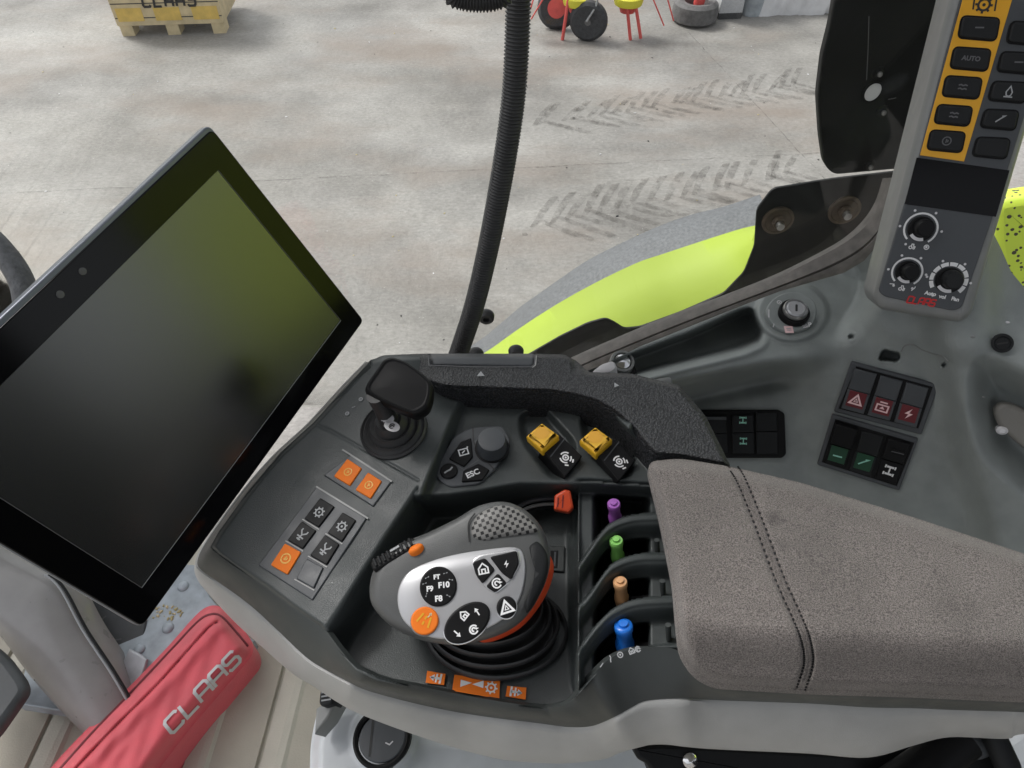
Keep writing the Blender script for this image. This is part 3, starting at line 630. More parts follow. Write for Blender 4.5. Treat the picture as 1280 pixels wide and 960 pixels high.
#==ARMREST==
nA = nrm((-.132, -.171, .976)); pA = ray(392, 680)*tz(392, 680, -.425)
FA = Frame(pA+CAM, nA, (1, 0, 0)); a = FA.px(458, 722); FA = Frame(pA+CAM, nA, FA.w(*FA.px(*(460, 723)))-FA.o)
r = empty('armrest_console', PZ(600, 700, -.5), 'dark grey armrest console with joystick, coloured levers and padded top', 'armrest'); ARM = r
K = [((463,450),(458,452),(456,454)),((435,480),(429,482),(427,485)),((392,528),(385,530),(383,533)),((350,566),(342,570),(340,573)),((312,611),(303,615),(301,618)),((272,667),(260,674),(257,676)),
((263,684),(247,700),(244,703)),((272,694),(252,713),(247,722)),((292,709),(275,729),(264,745)),((330,734),(312,756),(294,778)),((365,760),(346,787),(327,808)),((400,784),(382,821),(364,840)),
((422,812),(405,836),(392,857)),((445,838),(430,849),(420,876)),((470,850),(457,862),(452,893)),((520,860),(510,877),(520,919)),((570,870),(565,889),(580,938)),((620,879),(617,897),(630,950)),
((670,886),(675,904),(680,954)),((690,887),(712,909),(712,954)),((712,881),(738,908),(755,949)),((730,860),(758,901),(775,941)),((750,838),(774,893),(800,934)),((770,822),(790,884),(815,931)),
((800,812),(808,876),(835,931)),((850,815),(850,873),(860,934)),((893,855),(893,875),(900,937)),((1010,864),(1010,879),(1010,942)),((1085,867),(1085,884),(1085,947)),((1142,869),(1142,885),(1142,932)),
((1186,871),(1186,887),(1186,921)),((1256,874),(1256,889),(1256,923)),((1280,875),(1280,890),(1280,916)),((1400,880),(1400,895),(1400,910))]
def deck_z(px, py):                                              # level of the top skin where it meets the outer wall
    return None
fin = [[(722,708),(735,688),(753,663),(767,651),(791,643),(826,641),(900,640)], [(722,758),(738,740),(756,714),(770,701),(797,692),(834,691),(900,690)],
       [(722,815),(735,794),(753,772),(770,758),(797,748),(842,745),(900,744)], [(712,878),(735,851),(750,834),(767,820),(797,810),(846,804),(900,803)]]
fy = [spl(f, 8) for f in fin]; fx = [np.array([q[0] for q in f]) for f in fy]; fy = [np.array([q[1] for q in f]) for f in fy]
ledge = [(527, 617), (560, 615), (600, 610), (630, 604), (650, 601), (740, 602), (800, 606), (960, 612)]
def tdeck(X, Y):
    z2t = lambda z: tz(X, Y, z)
    T = tpl(X, Y, pA, nA)
    # front rim of the tray and the rib side settle to a level of their own
    rim = sst(400, 470, X)*sst(640, 760, Y); T = T*(1-rim)+z2t(-.425)*rim
    far = np.maximum(sst(560, 480, Y)*sst(500, 580, X), sst(770, 820, X)*sst(660, 610, Y)); T = T*(1-far)+z2t(-.415)*far
    # bowl holding the keypad and yellow switches
    bowl = [(580, 487), (690, 491), (745, 503), (790, 536), (830, 590), (900, 640), (900, 680), (600, 680), (520, 625), (548, 556), (566, 510)]
    s = sd(rnd(bowl, 14), X, Y); wb = sst(0, 17, s)
    T = T*(1-wb)+z2t(-.419)*wb
    bump = np.exp(-((X-600)/90)**2-((Y-512)/9)**2)
    # hollows behind the two yellow switches
    for c in ((668, 535), (745, 535)):
        s = sd(rnd([(c[0]-22, c[1]-18), (c[0]+12, c[1]-28), (c[0]+55, c[1]+20), (c[0]+45, c[1]+60), (c[0]+22, c[1]+66), (c[0]-16, c[1]+18)], 14), X, Y); wv = sst(-2, 9, s)
        T = T*(1-wv)+z2t(-.427)*wv
    # tray: left slope, ledge wall at the back, short hidden wall at the front
    tray = [(522, 605), (524, 618)]+ledge[1:]+[(960, 900), (690, 905), (560, 900), (440, 880), (395, 800), (404, 781)]
    s = sd(tray, X, Y); sback = pdist([(522, 617)]+ledge, X, Y)
    wl = sst(0, 46, pdist([(524, 600), (404, 782), (395, 800)], X, Y)*(s > 0)); wk = np.where(s > 0, sst(0, 34, sback), 0)
    front = [(395, 770), (404, 786), (425, 815), (447, 836), (472, 847), (520, 857), (570, 867), (620, 876), (690, 884), (712, 880), (724, 862), (724, 600), (522, 560)]
    front = [(a, b+(6 if a > 480 and b > 840 else 0)) for a, b in front]; wf_ = sst(0, 3.5, sd(front, X, Y))
    wt = np.minimum(np.minimum(wl, wk), wf_); wt = np.where(s > 0, wt, 0)
    T = T*(1-wt)+z2t(-.462)*wt
    # ribs with the lever slots between them
    zz = np.full(X.shape, -.425); yl = np.interp(X, [q[0] for q in ledge], [q[1] for q in ledge])
    yk = [yl]+[np.interp(X, a, b) for a, b in zip(fx, fy)]
    for k in range(5):
        d = Y-yk[k]; 
        if k == 0: z = -.420-.014*sst(0, 16, d)-.04*sst(14, 22, d)*sst(740, 752, X)*sst(814, 802, X)
        else: z = -.416-.0015*sst(8, 11, d)-.013*sst(10, 34, d)-.045*sst(30, 36, d)*sst(740, 752, X)*sst(814, 802, X)
        if k == 4: z = np.full(X.shape, -.420)
        zz = np.where(d > 0, z-.003*(1-sst(0, 3, np.abs(d)))*(k > 0), zz)
    wr = sst(716, 727, X)*sst(-6, 4, Y-yl)
    T = T*(1-wr)+z2t(zz)*wr
    # upright ridge at the left end of the ribs
    rg = np.exp(-((X-717-(Y-700)*.03)/5)**2)*sst(650, 680, Y)*sst(880, 850, Y); T = T-rg*.010*sst(872, 850, Y)
    # rounded outer crest
    s = sd(DECK, X, Y); T = T+.004*(1-sst(0, 6, s))*(Y > 440)
    # seam between the switch section and the lever section
    T = T+.0014*np.exp(-(pdist([(398, 532), (413, 538), (523, 600)], X, Y)/1.3)**2)
    return T
DECK = [k[0] for k in K[:27]]+[(900, 700), (912, 582), (880, 520), (850, 483), (790, 470), (728, 467), (712, 449), (668, 444), (530, 444), (480, 445)]
mb = relief(DECK, 1.5, tdeck, 'deck_plastic'); put(mb, 'deck', r, 0)
# outer walls, swept from the crest down
def T0(p): return tdeck(np.array([p[0]]), np.array([p[1]]))[0]
k0 = spl([k[0] for k in K], 6); k1 = spl([k[1] for k in K], 6); k2 = spl([k[2] for k in K], 6)
def zi(i, vals): return np.interp(i/6, vals[0], vals[1])
c0 = []
for i, p in enumerate(k0):
    if i/6 <= 24: c0.append(at(p[0], p[1], T0(p)))
    else:
        s_ = min(1, (i/6-24)/2); t = T0((min(p[0], 850), min(p[1], 815)))*(1-s_)+float(tz(p[0], p[1], -.425))*s_; c0.append(at(p[0], p[1], t))
def lev(p, q, z): return at(q[0], q[1], float(tz(q[0], q[1], z)))
def smooth(L, k=7): return [np.mean(L[max(0, i-k):i+k+1], axis=0) if 0 < i < len(L)-1 else L[i] for i in range(len(L))]
ts_ = [float((p-CAM)@FW) for p in c0]; ts_ = smooth(ts_, 8); c0 = [at(p[0], p[1], t) for p, t in zip(k0, ts_)]
c1 = []; c2 = []
for a, p1, p2 in zip(c0, k1, k2):
    za = a[2]-CAMZ; c1.append(lev(None, p1, za-.024)); c2.append(lev(None, p2, za-.066))
def mix(A, B, f, push=0): return [a*(1-f)+b*f+np.array([0, -push, 0]) for a, b in zip(A, B)]
ins = [a+np.array([0, .004, -.002]) for a in c0]
mb = MB(); top = mix(c0, c1, .12); cen = PZ(620, 700, -.45)
def inward(p, h, dz): q = cen-p; q[2] = 0; return p+nrm(q)*h+np.array([0, 0, dz])
ins = [inward(a, .004, -.002) for a in c0]
mb.loft([ins, [inward(a, .0012, .0006) for a in c0], mix(c0, c1, .10, .0012), mix(c0, c1, .5, .0014), mix(c0, c1, .94, .0006), c1], 'rim_grey'); put(mb, 'rim', r, 50)
mb = MB(); mb.loft([[inward(p, .002, 0) for p in c1], [inward(p, -.0016, -.0008) for p in c1], mix(c1, c2, .10, .0024), mix(c1, c2, .5, .003), mix(c1, c2, .9, .0018), c2, [inward(p, .006, -.004) for p in c2], [inward(p, .05, -.02) for p in c2]], 'shell_grey'); put(mb, 'lower_shell', r, 50)
# far wall hidden behind the trim: closes the body
# textured hand rest along the far edge
TRIM = rnd([(462, 452), (478, 444), (530, 442), (668, 442), (706, 443), (722, 452), (735, 465), (790, 467), (850, 482), (882, 520), (914, 584), (885, 579), (850, 572), (818, 570), (806, 557), (790, 536), (768, 516), (745, 503), (715, 495), (690, 491), (590, 487), (576, 487), (552, 485), (530, 478), (505, 470), (480, 466)], 5, 3)
def ttrim(X, Y):
    s = sd(TRIM, X, Y); e = 1-sst(0, 7, s); T = tz(X, Y, -.394-.012*sst(560, 470, X))+.0065*e*e
    lid = rnd([(537, 441), (668, 441), (668, 456), (664, 459), (540, 457)], 2)
    T = T+.0022*np.exp(-(sd(lid, X, Y)/1.6)**2)
    d = sst(712, 720, X)*sst(742, 732, X)*sst(470, 455, Y); T = T+.006*d
    return T
def mtrim(cx, cy):
    lid = sd([(537, 441), (668, 441), (668, 456), (664, 459), (540, 457)], cx, cy); return np.where(lid > 1, 'panel_grey', np.where((cx < 498), 'rim_grey', 'leather_black'))
mb = relief(TRIM, 1.5, ttrim, 'leather_black', mtrim, skirt=.045); put(mb, 'hand_rest', r, 60)
mb = MB(); LID = [(535, 445), (536, 457), (600, 459), (664, 459), (668, 456), (669, 444)]; FT = Frame(PZ(600, 465, -.3935), (0, 0, 1), (1, 0, 0)); mb.ribbon(FT, [FT.px(*p) for p in LID], .0008, .0004, 'dim_ink'); mb.ribbon(FT, [FT.px(x+1.5, y+1) for x, y in LID[3:]], .0007, .0006, 'shell_grey'); put(mb, 'lid_edge', r)
mb = MB(); FT = Frame(PZ(600, 465, -.3925), (0, 0, 1), (1, 0, 0))
mb.flat(FT, [FT.px(596, 470), FT.px(606, 470), FT.px(601, 464)], .0, 'grey_ink'); put(mb, 'hinge_mark', r); mb = MB(); mb.flat(FT, [FT.px(768, 484), FT.px(774, 482), FT.px(768, 478)], .0, 'grey_ink'); put(mb, 'hinge_mark', r)

# --- switch blocks on the left section
def btn(parent, fr, pp, h0, h1, m, bev, kind=None, ink='white_ink', s=.008, rot=0, c=None, name='button', w=.12, r_=.001, label=None):
    mb = MB(); pl = rnd(fr.poly(pp, h1), r_) if r_ else fr.poly(pp, h1); mb.prism(fr, pl, h0, h1, m, bev)
    cc = fr.px(*c, h1) if c else tuple(np.mean(np.array(fr.poly(pp, h1)), 0))
    if kind: icon(mb, fr, cc, s, kind, h1+.00015, ink, rot, w)
    return put(mb, name, parent, label=label)
mb = MB(); mb.prism(FA, rnd(FA.poly([(439, 569), (491, 601), (467, 634), (405, 595)]), .001), -.004, .0012, 'panel_grey', .0008)
mb.ribbon(FA, [FA.px(428, 562, .0014), FA.px(490, 602, .0014)], .0012, .0016, 'bezel_grey'); b1 = put(mb, 'switch_block', r)
for pp in ([(434, 573), (452, 585), (437, 607), (417, 595)], [(460, 590), (477, 601), (463, 623), (444, 612)]):
    btn(b1, FA, pp, .0008, .0024, 'orange', .0007, 'ringbar', 'amber', .007, .2)
mb = MB(); mb.prism(FA, rnd(FA.poly([(396, 609), (459, 648), (391, 751), (323, 707)]), .001), -.004, .0010, 'panel_grey', .0008)
mb.ribbon(FA, [FA.px(395, 608, .0014), FA.px(460, 648, .0014)], .0012, .0014, 'bezel_grey'); b2 = put(mb, 'switch_block', r)
B6 = [((400, 622), (418, 633), (398, 659), (380, 648), 'gear', 'dark_plastic'), ((428, 640), (445, 650), (427, 677), (409, 666), 'gear', 'dark_plastic'),
      ((377, 651), (395, 663), (378, 686), (359, 675), 'fork', 'dark_plastic'), ((406, 668), (424, 680), (408, 706), (387, 694), 'fork', 'dark_plastic'),
      ((356, 679), (376, 690), (359, 718), (338, 706), 'ringbar', 'orange'), ((383, 698), (404, 709), (392, 735), (370, 723), None, 'panel_grey')]
mb2 = MB()
for a, b, c, d, kd, m in B6:
    btn(b2, FA, [a, b, c, d], .0006, .0022, 'black_plastic' if m == 'dark_plastic' else m, .0006, kd, 'amber' if m == 'orange' else 'grey_ink', .0085, -.1)
    if m != 'orange': mb2.ribbon(FA, [FA.px(d[0]-2, d[1]+1, .0012), FA.px(c[0]+1, c[1]+3, .0012)], .0007, .0013, 'shell_grey')
put(mb2, 'divider', b2)
# --- front lever
def on_deck(x, y): return at(x, y, tdeck(np.array([float(x)]), np.array([float(y)]))[0])
FL = Frame(on_deck(492, 537)+np.array([0, 0, .001]), nA, (1, 0, 0))
mb = MB(); mb.lathe(FL, (0, 0), [(.0245, -.004), (.0245, .0005), (.0232, .002), (.0222, .0005), (.021, .0012), (.0195, .0045), (.0175, .0025), (.0165, .004), (.0148, .0075), (.0125, .006), (.0115, .009), (.009, .013), (.007, .012), (.006, .03), (.006, .045)], 'black_rubber', 40); lv = put(mb, 'hand_lever', r)
FLk = Frame(PZ(500, 490, -.358), nrm((-.05, -.35, .93)), (1, -.35, 0))
top = [(480, 449), (490, 446), (508, 452), (530, 468), (542, 480), (541, 497), (536, 512), (520, 521), (500, 514), (474, 502), (455, 490), (457, 482)]
mb = MB(); mb.pillow(FLk, rnd([FLk.px(*p) for p in top], .003, 4), [(.45, -.024), (.66, -.022), (.84, -.017), (.96, -.010), (1.0, -.004), (.985, 0), (.95, .0022), (.88, .003), (.84, .0022), (.80, .0022), (.3, .0036)], 'black_plastic'); put(mb, 'lever_head', lv, 60)
mb = MB()
for x, y, k in ((483, 522, 'swirl'), (490, 533, 'swirl')):
    c = FL.px(x, y, .023); mb.flat(FL, circ(c[0], c[1], .0062, .0038, 18, -.5), .0232, 'wrap'); icon(mb, FL, c, .0052, k, .0235, 'dark_ink', -.4, .14)
put(mb, 'lever_badge', lv)
for x, y, k in ((434, 517, 'ring'), (442, 509, 'dash'), (451, 499, 'ring')):
    mb = MB(); icon(mb, FA, FA.px(x, y, .001), .0036, k, .0012, 'grey_ink', .8, .2); put(mb, 'pictogram', r)
# --- keypad with rotary knob
FK = frame_px(590, 570, -.4175, (0, -.12, 1), (620, 570))
mb = MB(); mb.prism(FK, rnd(FK.poly([(566, 546), (588, 534), (628, 531), (639, 551), (619, 586), (600, 605), (562, 609), (546, 598), (545, 585)], .003), .004), -.006, .0028, 'panel_grey', .001)
mb.ribbon(FK, [FK.px(591, 534, .003), FK.px(592, 552, .003), FK.px(600, 568, .003), FK.px(619, 588, .003)], .0009, .003, 'dark_ink'); mb.ribbon(FK, [FK.px(562, 577, .003), FK.px(580, 587, .003), FK.px(578, 601, .003)], .0006, .003, 'dim_ink'); mb.ribbon(FK, [FK.px(580, 587, .003), FK.px(598, 575, .003)], .0006, .003, 'dim_ink'); kp = put(mb, 'keypad', r)
btn(kp, FK, [(576, 552), (589, 547), (591, 571), (580, 583), (561, 573)], .0018, .0042, 'black_plastic', .0007, 'screen', 'white_ink', .0085, .3)
btn(kp, FK, [(598, 579), (612, 587), (603, 600), (577, 602), (579, 588)], .0018, .0042, 'black_plastic', .0007)
mb = MB(); mb.text(FK, 'ESC', FK.px(591, 592, .0045), .0060, .0045, 'white_ink', .45, .0002); put(mb, 'marking', kp)
mb = MB(); mb.lathe(FK, FK.px(561, 588, .0042), [(.0062, .0018), (.0062, .0036), (.0056, .0042), (0, .0042)], 'black_plastic', 24); icon(mb, FK, FK.px(561, 588, .0042), .008, 'curve', .0044, 'grey_ink', -.3); put(mb, 'button', kp)
mb = MB(); c = FK.px(615, 560, .003); mb.lathe(FK, c, [(.0125, .002), (.0125, .0034), (.0112, .0036), (.0112, .003)], 'black_plastic', 32, False)
mb.lathe(FK, c, [(.0112, .003), (.0108, .0035), (.0102, .013), (.0095, .0148), (.008, .0152), (0, .0152)], 'panel_grey', 32); put(mb, 'knob', kp)
# --- two safety switches with yellow caps
for k, (dx, dy, ic) in enumerate(((0, 0, 'pto'), (67, 5, 'pto'))):
    FS = frame_px(695+dx, 568+dy, -.414, (.10, -.25, 1), (715+dx, 585+dy))
    P_ = lambda *q: [(x+dx, y+dy) for x, y in q]
    mb = MB(); mb.prism(FS, rnd(FS.poly(P_((676, 560), (700, 543), (728, 570), (706, 597)), .004), .0008), -.014, .004, 'black_plastic', .0008)
    mb.ribbon(FS, [FS.px(688+dx, 571+dy, .0042), FS.px(707+dx, 547+dy, .0042)], .0008, .0043, 'panel_grey')
    icon(mb, FS, FS.px(707+dx, 572+dy, .0042), .0088, ic, .0044, 'white_ink', -.2+k*.5, .13); sw = put(mb, 'safety_switch', r)
    FY = frame_px(677+dx, 543+dy, -.400, (-.10, -.25, 1), (700+dx, 543+dy))
    mb = MB(); mb.prism(FY, rnd(FY.poly(P_((657, 544), (677, 527), (699, 543), (678, 563))), .001), -.010, -.0012, 'yellow', .0022); mb.prism(FY, offset(rnd(FY.poly(P_((657, 544), (677, 527), (699, 543), (678, 563))), .001), .0032), -.002, 0, 'yellow', .0006)
    c = FY.px(677+dx, 541+dy, .0005); mb.flat(FY, circ(c[0], c[1], .0052, .0046), .0003, 'amber'); put(mb, 'switch_cap', sw, label='yellow raised cap')
# --- slide lever with orange grip
FZ = Frame(PZ(650, 640, -.452), (0, 0, 1), (1, 0, 0))
mb = MB(); rail = spl([(636, 650), (655, 636), (675, 630), (700, 629), (722, 631)], 6)
mb.ribbon(FZ, [FZ.px(*p, .004) for p in rail], .0075, .004, 'dark_plastic'); mb.tube([FZ.w(*FZ.px(p[0], p[1]+1, .006), .006) for p in rail[:-6]], .0013, 'bezel_grey', 8); mb.tube([FZ.w(*FZ.px(p[0], p[1]-6, .006), .006) for p in rail[:-6]], .0018, 'panel_grey', 8); sl_ = put(mb, 'slide_lever', r)
FO = Frame(PZ(703, 626, -.428), (-.1, -.45, .9), (1, 0, 0))
mb = MB(); mb.prism(FO, rnd(FO.poly([(693, 619), (706, 611), (713, 613), (717, 634), (711, 641), (692, 637)]), .0012), -.010, 0, 'orange_red', .0018)
mb.ribbon(FO, [FO.px(698, 622), FO.px(697, 634)], .0008, .0003, 'dark_red'); mb.ribbon(FO, [FO.px(704, 619), FO.px(703, 635)], .0008, .0003, 'dark_red'); put(mb, 'lever_grip', sl_)
# --- coloured spool levers
for (x, y, h), m in zip(((768, 638, 24), (771, 685, 27), (776, 737, 28), (780, 793, 33)), ('purple', 'green', 'peach', 'blue')):
    h *= .82; b = PZ(x+1, y+h*.5, -.438); t = PZ(x-1, y-h*.5, -.420); ax = t-b; fr = Frame(b, ax, (1, 0, 0)); L = np.linalg.norm(ax); q = .0060 if m == 'blue' else .0048
    mb = MB(); mb.tube([b-nrm(ax)*.045+np.array([.012, 0, 0]), b+np.array([.001, 0, 0])], .0045, 'black_plastic', 12); 
    mb.prism(fr, rect(.018, 0, .03, .010, .002), -.035, -.004, 'black_plastic', .001); l_ = put(mb, 'spool_lever', r)
    mb = MB(); mb.lathe(fr, (0, 0), [(q*.9, -.004), (q*.98, 0), (q*.98, L*.16), (q*.84, L*.26), (q*.82, L*.66), (q*.96, L*.76), (q*.95, L*.90), (q*.86, L*.95), (q*.5, L*.955), (q*.48, L*1.04), (0, L*1.05)], m, 24); put(mb, 'lever_knob', l_, 60, label=m+' knob')
for x, y in ((823, 633), (822, 684), (829, 735), (836, 790)):
    mb = MB(); b = PZ(x, y+9, -.43); t = PZ(x-1, y-9, -.418); mb.tube([b, t], .0018, 'rim_grey', 10); put(mb, 'slot_pin', r)
# --- stickers and socket in the tray
FS = Frame(PZ(600, 860, -.4605), nrm((0, .0, 1)), (1, 0, 0))
pa_, pb_, pc_ = on_deck(545, 850), on_deck(645, 867), on_deck(600, 852); FS = Frame(on_deck(597, 860)+np.array([0, 0, .0016]), (0, 0, 1), (1, 0, 0)); FS = Frame(FS.o, np.cross(pb_-pa_, pc_-pa_) if np.cross(pb_-pa_, pc_-pa_)[2] > 0 else -np.cross(pb_-pa_, pc_-pa_), pb_-pa_)
for pp, kd in (([(534, 841), (557, 845), (555, 859), (532, 856)], 'arr_bar'), ([(568, 846), (625, 853), (624, 876), (565, 866)], None), ([(634, 860), (658, 862), (657, 877), (632, 873)], 'arr_bar')):
    mb = MB(); pp = [(x_, y_-2.5) for x_, y_ in pp]; pl = FS.poly(pp); mb.prism(FS, pl, .0, .0001, 'orange', 0); c = np.mean(np.array(pl), 0)
    if kd: icon(mb, FS, c, .0082, kd, .0004, 'white_ink', 0 if pp[0][0] < 600 else math.pi, .2)
    else: icon(mb, FS, FS.px(590, 855), .0155, 'wedge', .0004, 'white_ink', .12); icon(mb, FS, FS.px(614, 860), .0085, 'gear', .0004, 'white_ink')
    put(mb, 'sticker', r)
FC = Frame(PZ(697, 700, -.4615), (0, 0, 1), (1, 0, 0))
mb = MB(); mb.prism(FC, FC.poly([(684, 684), (706, 684), (705, 716), (684, 714)]), -.001, .0018, 'rim_grey', .0008); mb.prism(FC, FC.poly([(688, 688), (698, 688), (697, 710), (688, 710)], .002), .0005, .002, 'black_plastic', .0004); mb.ribbon(FC, [FC.px(694, 690, .002), FC.px(693, 708, .002)], .0012, .0022, 'panel_grey'); put(mb, 'socket', r)
mb = MB(); FR4 = Frame(PZ(780, 820, -.4165), (0, -.15, 1), (1, .25, 0))
for x, y, k, ro in ((752, 832, 'dash', .6), (763, 824, 'curve', .4), (775, 819, 'ring', 0), (789, 814, 'house', .1), (797, 812, 'swirl', 0)): icon(mb, FR4, FR4.px(x, y), .0042, k, .001, 'grey_ink', ro, .16); put(mb, 'pictogram', r); mb = MB()
# --- fabric pad
PAD = rnd([(808, 577), (850, 573), (912, 583), (1000, 603), (1140, 646), (1280, 692), (1420, 738), (1420, 880), (1280, 873), (1140, 867), (1010, 863), (893, 856), (868, 842), (850, 815), (846, 780), (842, 730), (826, 650)], 14, 5)
def tpad(X, Y):
    s = sd(PAD, X, Y); fr_ = np.interp(X, [840, 870, 1000, 1280, 1420], [790, 803, 812, 824, 830])
    z = -.372-.030*sst(-30, 66, Y-fr_)-.004*sst(0, 30, np.abs(0*X))
    z = z+.004*np.exp(-(((X-980)/260)**2+((Y-720)/90)**2))
    T = tz(X, Y, z); e = 1-sst(0, 20, s); T = T+.012*e*e*e
    seam = spl([(917, 585), (928, 604), (950, 658), (974, 722), (1000, 780), (1009, 808), (1010, 832), (1000, 864)], 6)
    d = pdist(seam, X, Y); T = T+.0026*np.exp(-((d-5.5)/2.0)**2)+.0016*np.exp(-(d/1.3)**2)
    return T
mb = relief(PAD, 2, tpad, 'fabric', skirt=.006); pad = put(mb, 'armrest_pad', r, 0)
def smudge(pts):
    nt = MATS['fabric'].node_tree; N, L = nt.nodes, nt.links; b = N['Principled BSDF']; src = b.inputs['Base Color'].links[0].from_socket; tc = N['Texture Coordinate']
    for (x, y, r0, r1, k) in pts:
        p = at(x, y, tpad(np.array([float(x)]), np.array([float(y)]))[0])-root_loc(pad); d = N.new('ShaderNodeVectorMath'); d.operation = 'DISTANCE'; d.inputs[1].default_value = tuple(p); L.new(tc.outputs['Object'], d.inputs[0])
        nz = N.new('ShaderNodeTexNoise'); nz.inputs['Scale'].default_value = 160; L.new(tc.outputs['Object'], nz.inputs['Vector'])
        ad = N.new('ShaderNodeMath'); ad.operation = 'MULTIPLY_ADD'; ad.inputs[1].default_value = .012; L.new(nz.outputs['Fac'], ad.inputs[0]); L.new(d.outputs['Value'], ad.inputs[2])
        m = N.new('ShaderNodeMapRange'); m.inputs['From Min'].default_value = r0+.006; m.inputs['From Max'].default_value = r1+.006; m.inputs['To Min'].default_value = k; m.inputs['To Max'].default_value = 1; L.new(ad.outputs[0], m.inputs['Value'])
        x_ = N.new('ShaderNodeMix'); x_.data_type = 'RGBA'; x_.blend_type = 'MULTIPLY'; x_.inputs[0].default_value = 1; L.new(src, x_.inputs[6]); L.new(m.outputs[0], x_.inputs[7]); src = x_.outputs[2]
    L.new(src, b.inputs['Base Color'])
smudge([(968, 647, .001, .007, .6), (976, 680, .001, .005, .8)])
seam = spl([(917, 585), (928, 604), (950, 658), (974, 722), (1000, 780), (1009, 808), (1010, 832), (1000, 864)], 26)
mb = MB()
for off in (-5.5, 5.5):
    pts = []
    for i in range(len(seam)):
        a, b = np.array(seam[max(i-1, 0)]), np.array(seam[min(i+1, len(seam)-1)]); t = nrm(b-a); p = np.array(seam[i])+np.array([-t[1], t[0]])*off; pts.append(p)
    for i in range(3, len(pts)-4, 3):
        q = [pts[i], (pts[i]+pts[i+1])/2, pts[i+1]]; P3 = [at(p[0], p[1], tpad(np.array([p[0]]), np.array([p[1]]))[0]-.0008) for p in q]; mb.tube(P3, .0007, 'dark_plastic', 6)
put(mb, 'stitching', pad)

# --- joystick
FJ = Frame(at(575, 735, .435), -nrm(ray(575, 735))+np.array([-.10, .05, .12]), (1, 0, 0))
body = spl([(464, 748), (466, 722), (478, 700), (500, 682), (535, 668), (572, 650), (600, 634), (630, 629), (656, 638), (677, 660), (687, 690), (686, 715), (676, 742), (660, 768), (640, 786), (610, 799), (570, 806), (530, 801), (496, 787), (473, 767)], 4, True)
jb = [FJ.px(*p, -.012) for p in body]; cJ = FJ.px(578, 728, -.012)
mb = MB(); mb.pillow(FJ, jb, [(.45, -.062), (.68, -.055), (.84, -.044), (.94, -.031), (.99, -.018), (1.0, -.010), (.985, -.004), (.95, .0), (.90, .0025), (.84, .0035), (.5, .004)], 'head_grey', cJ); js = put(mb, 'joystick', r, 70)
mb = MB(); ob = spl([(590, 780), (598, 801), (618, 801), (650, 785), (674, 758), (689, 728), (691, 702), (672, 690), (620, 730)], 4, True)
oq = [FJ.px(*p, -.024) for p in ob]; mb.pillow(FJ, oq, [(.6, -.05), (.9, -.04), (1.0, -.028), (1.0, -.022), (.9, -.016)], 'orange_red', FJ.px(625, 752, -.024)); put(mb, 'underside_band', js, 60)
plate = spl([(497, 755), (499, 733), (512, 714), (540, 701), (575, 692), (615, 686), (643, 684), (654, 692), (657, 715), (651, 745), (636, 768), (610, 785), (575, 797), (545, 798), (520, 789), (504, 775)], 4, True)
mb = MB(); mb.pillow(FJ, [FJ.px(*p, .004) for p in plate], [(.985, .0), (1.0, .0035), (.995, .0045), (.97, .0052), (.5, .0058)], 'silver', FJ.px(578, 740, .004)); fp = put(mb, 'faceplate', js, 60)
dk = spl([(661, 682), (672, 676), (684, 692), (684, 716), (674, 742), (660, 764), (656, 756), (665, 734), (668, 706)], 4, True)
mb = MB(); q = [FJ.px(*p, .003) for p in dk]; mb.pillow(FJ, q, [(1.0, -.012), (1.02, -.003), (.97, .003), (.8, .005), (.4, .0058)], 'dark_plastic'); put(mb, 'side_cheek', js, 70)
H = .0056
def jbtn(cx, cy, rx, ry, rot, m, draw, nm='button'):
    mb = MB(); c = FJ.px(cx, cy, H); k = .435/FPX
    mb.prism(FJ, circ(c[0], c[1], (rx+1.6)*k, (ry+1.6)*k, 40, rot), .001, H-.0002, 'chrome' if m != 'orange' else 'bezel_grey', .0006); mb.prism(FJ, circ(c[0], c[1], rx*k, ry*k, 40, rot), .002, H+.0014, m, .001); draw(mb, c, H+.0016); put(mb, nm, js)
def d1(mb, c, h):
    for t, dx, dy, s in (('F9', -.0048, -.0016, .0042), ('F10', .0034, .0006, .0046), ('F8', .0006, -.0072, .0046), ('FT', -.001, .0052, .0036)): mb.text(FJ, t, (c[0]+dx, c[1]+dy), s, h, 'white_ink', .1, .0002)
    for a in (25, 60, 145, 170, 215, 320): icon(mb, FJ, (c[0]+.0082*math.cos(math.radians(a)), c[1]+.0086*math.sin(math.radians(a))), .0026, 'wedge', h, 'grey_ink', a, .2)
jbtn(548, 733, 23, 24, 0, 'black_plastic', d1)
def d2(mb, c, h): icon(mb, FJ, c, .009, 'road', h, 'amber', -.5, .13); icon(mb, FJ, (c[0]+.003, c[1]+.003), .004, 'arrow', h, 'wood', .8, .2)
jbtn(531, 776, 17, 16.5, 0, 'orange', d2)
def d3(mb, c, h):
    for dx, dy, k, s, ro in ((-.002, .004, 'house', .0058, .9), (.0058, .0058, 'arrow', .0055, 2.2), (.004, -.004, 'swirl', .0066, .3), (-.0055, -.0062, 'arrow', .0058, -.7)): icon(mb, FJ, (c[0]+dx, c[1]+dy), s, k, h, 'white_ink', ro, .15)
jbtn(584, 778, 31, 20, .62, 'black_plastic', d3)
def d4(mb, c, h): icon(mb, FJ, c, .0085, 'tri', h, 'white_ink', .3, .1)
jbtn(633, 759, 12, 13, -.2, 'black_plastic', d4)
mb = MB(); q = FJ.poly([(589, 700), (600, 693), (648, 685), (652, 705), (638, 728), (618, 744), (606, 737), (592, 716)], H); mb.prism(FJ, rnd(q, .003), .002, H+.0002, 'chrome', .0008); mb.prism(FJ, offset(rnd(q, .003), .0009), .002, H+.0005, 'silver', .0004); put(mb, 'button_frame', js)
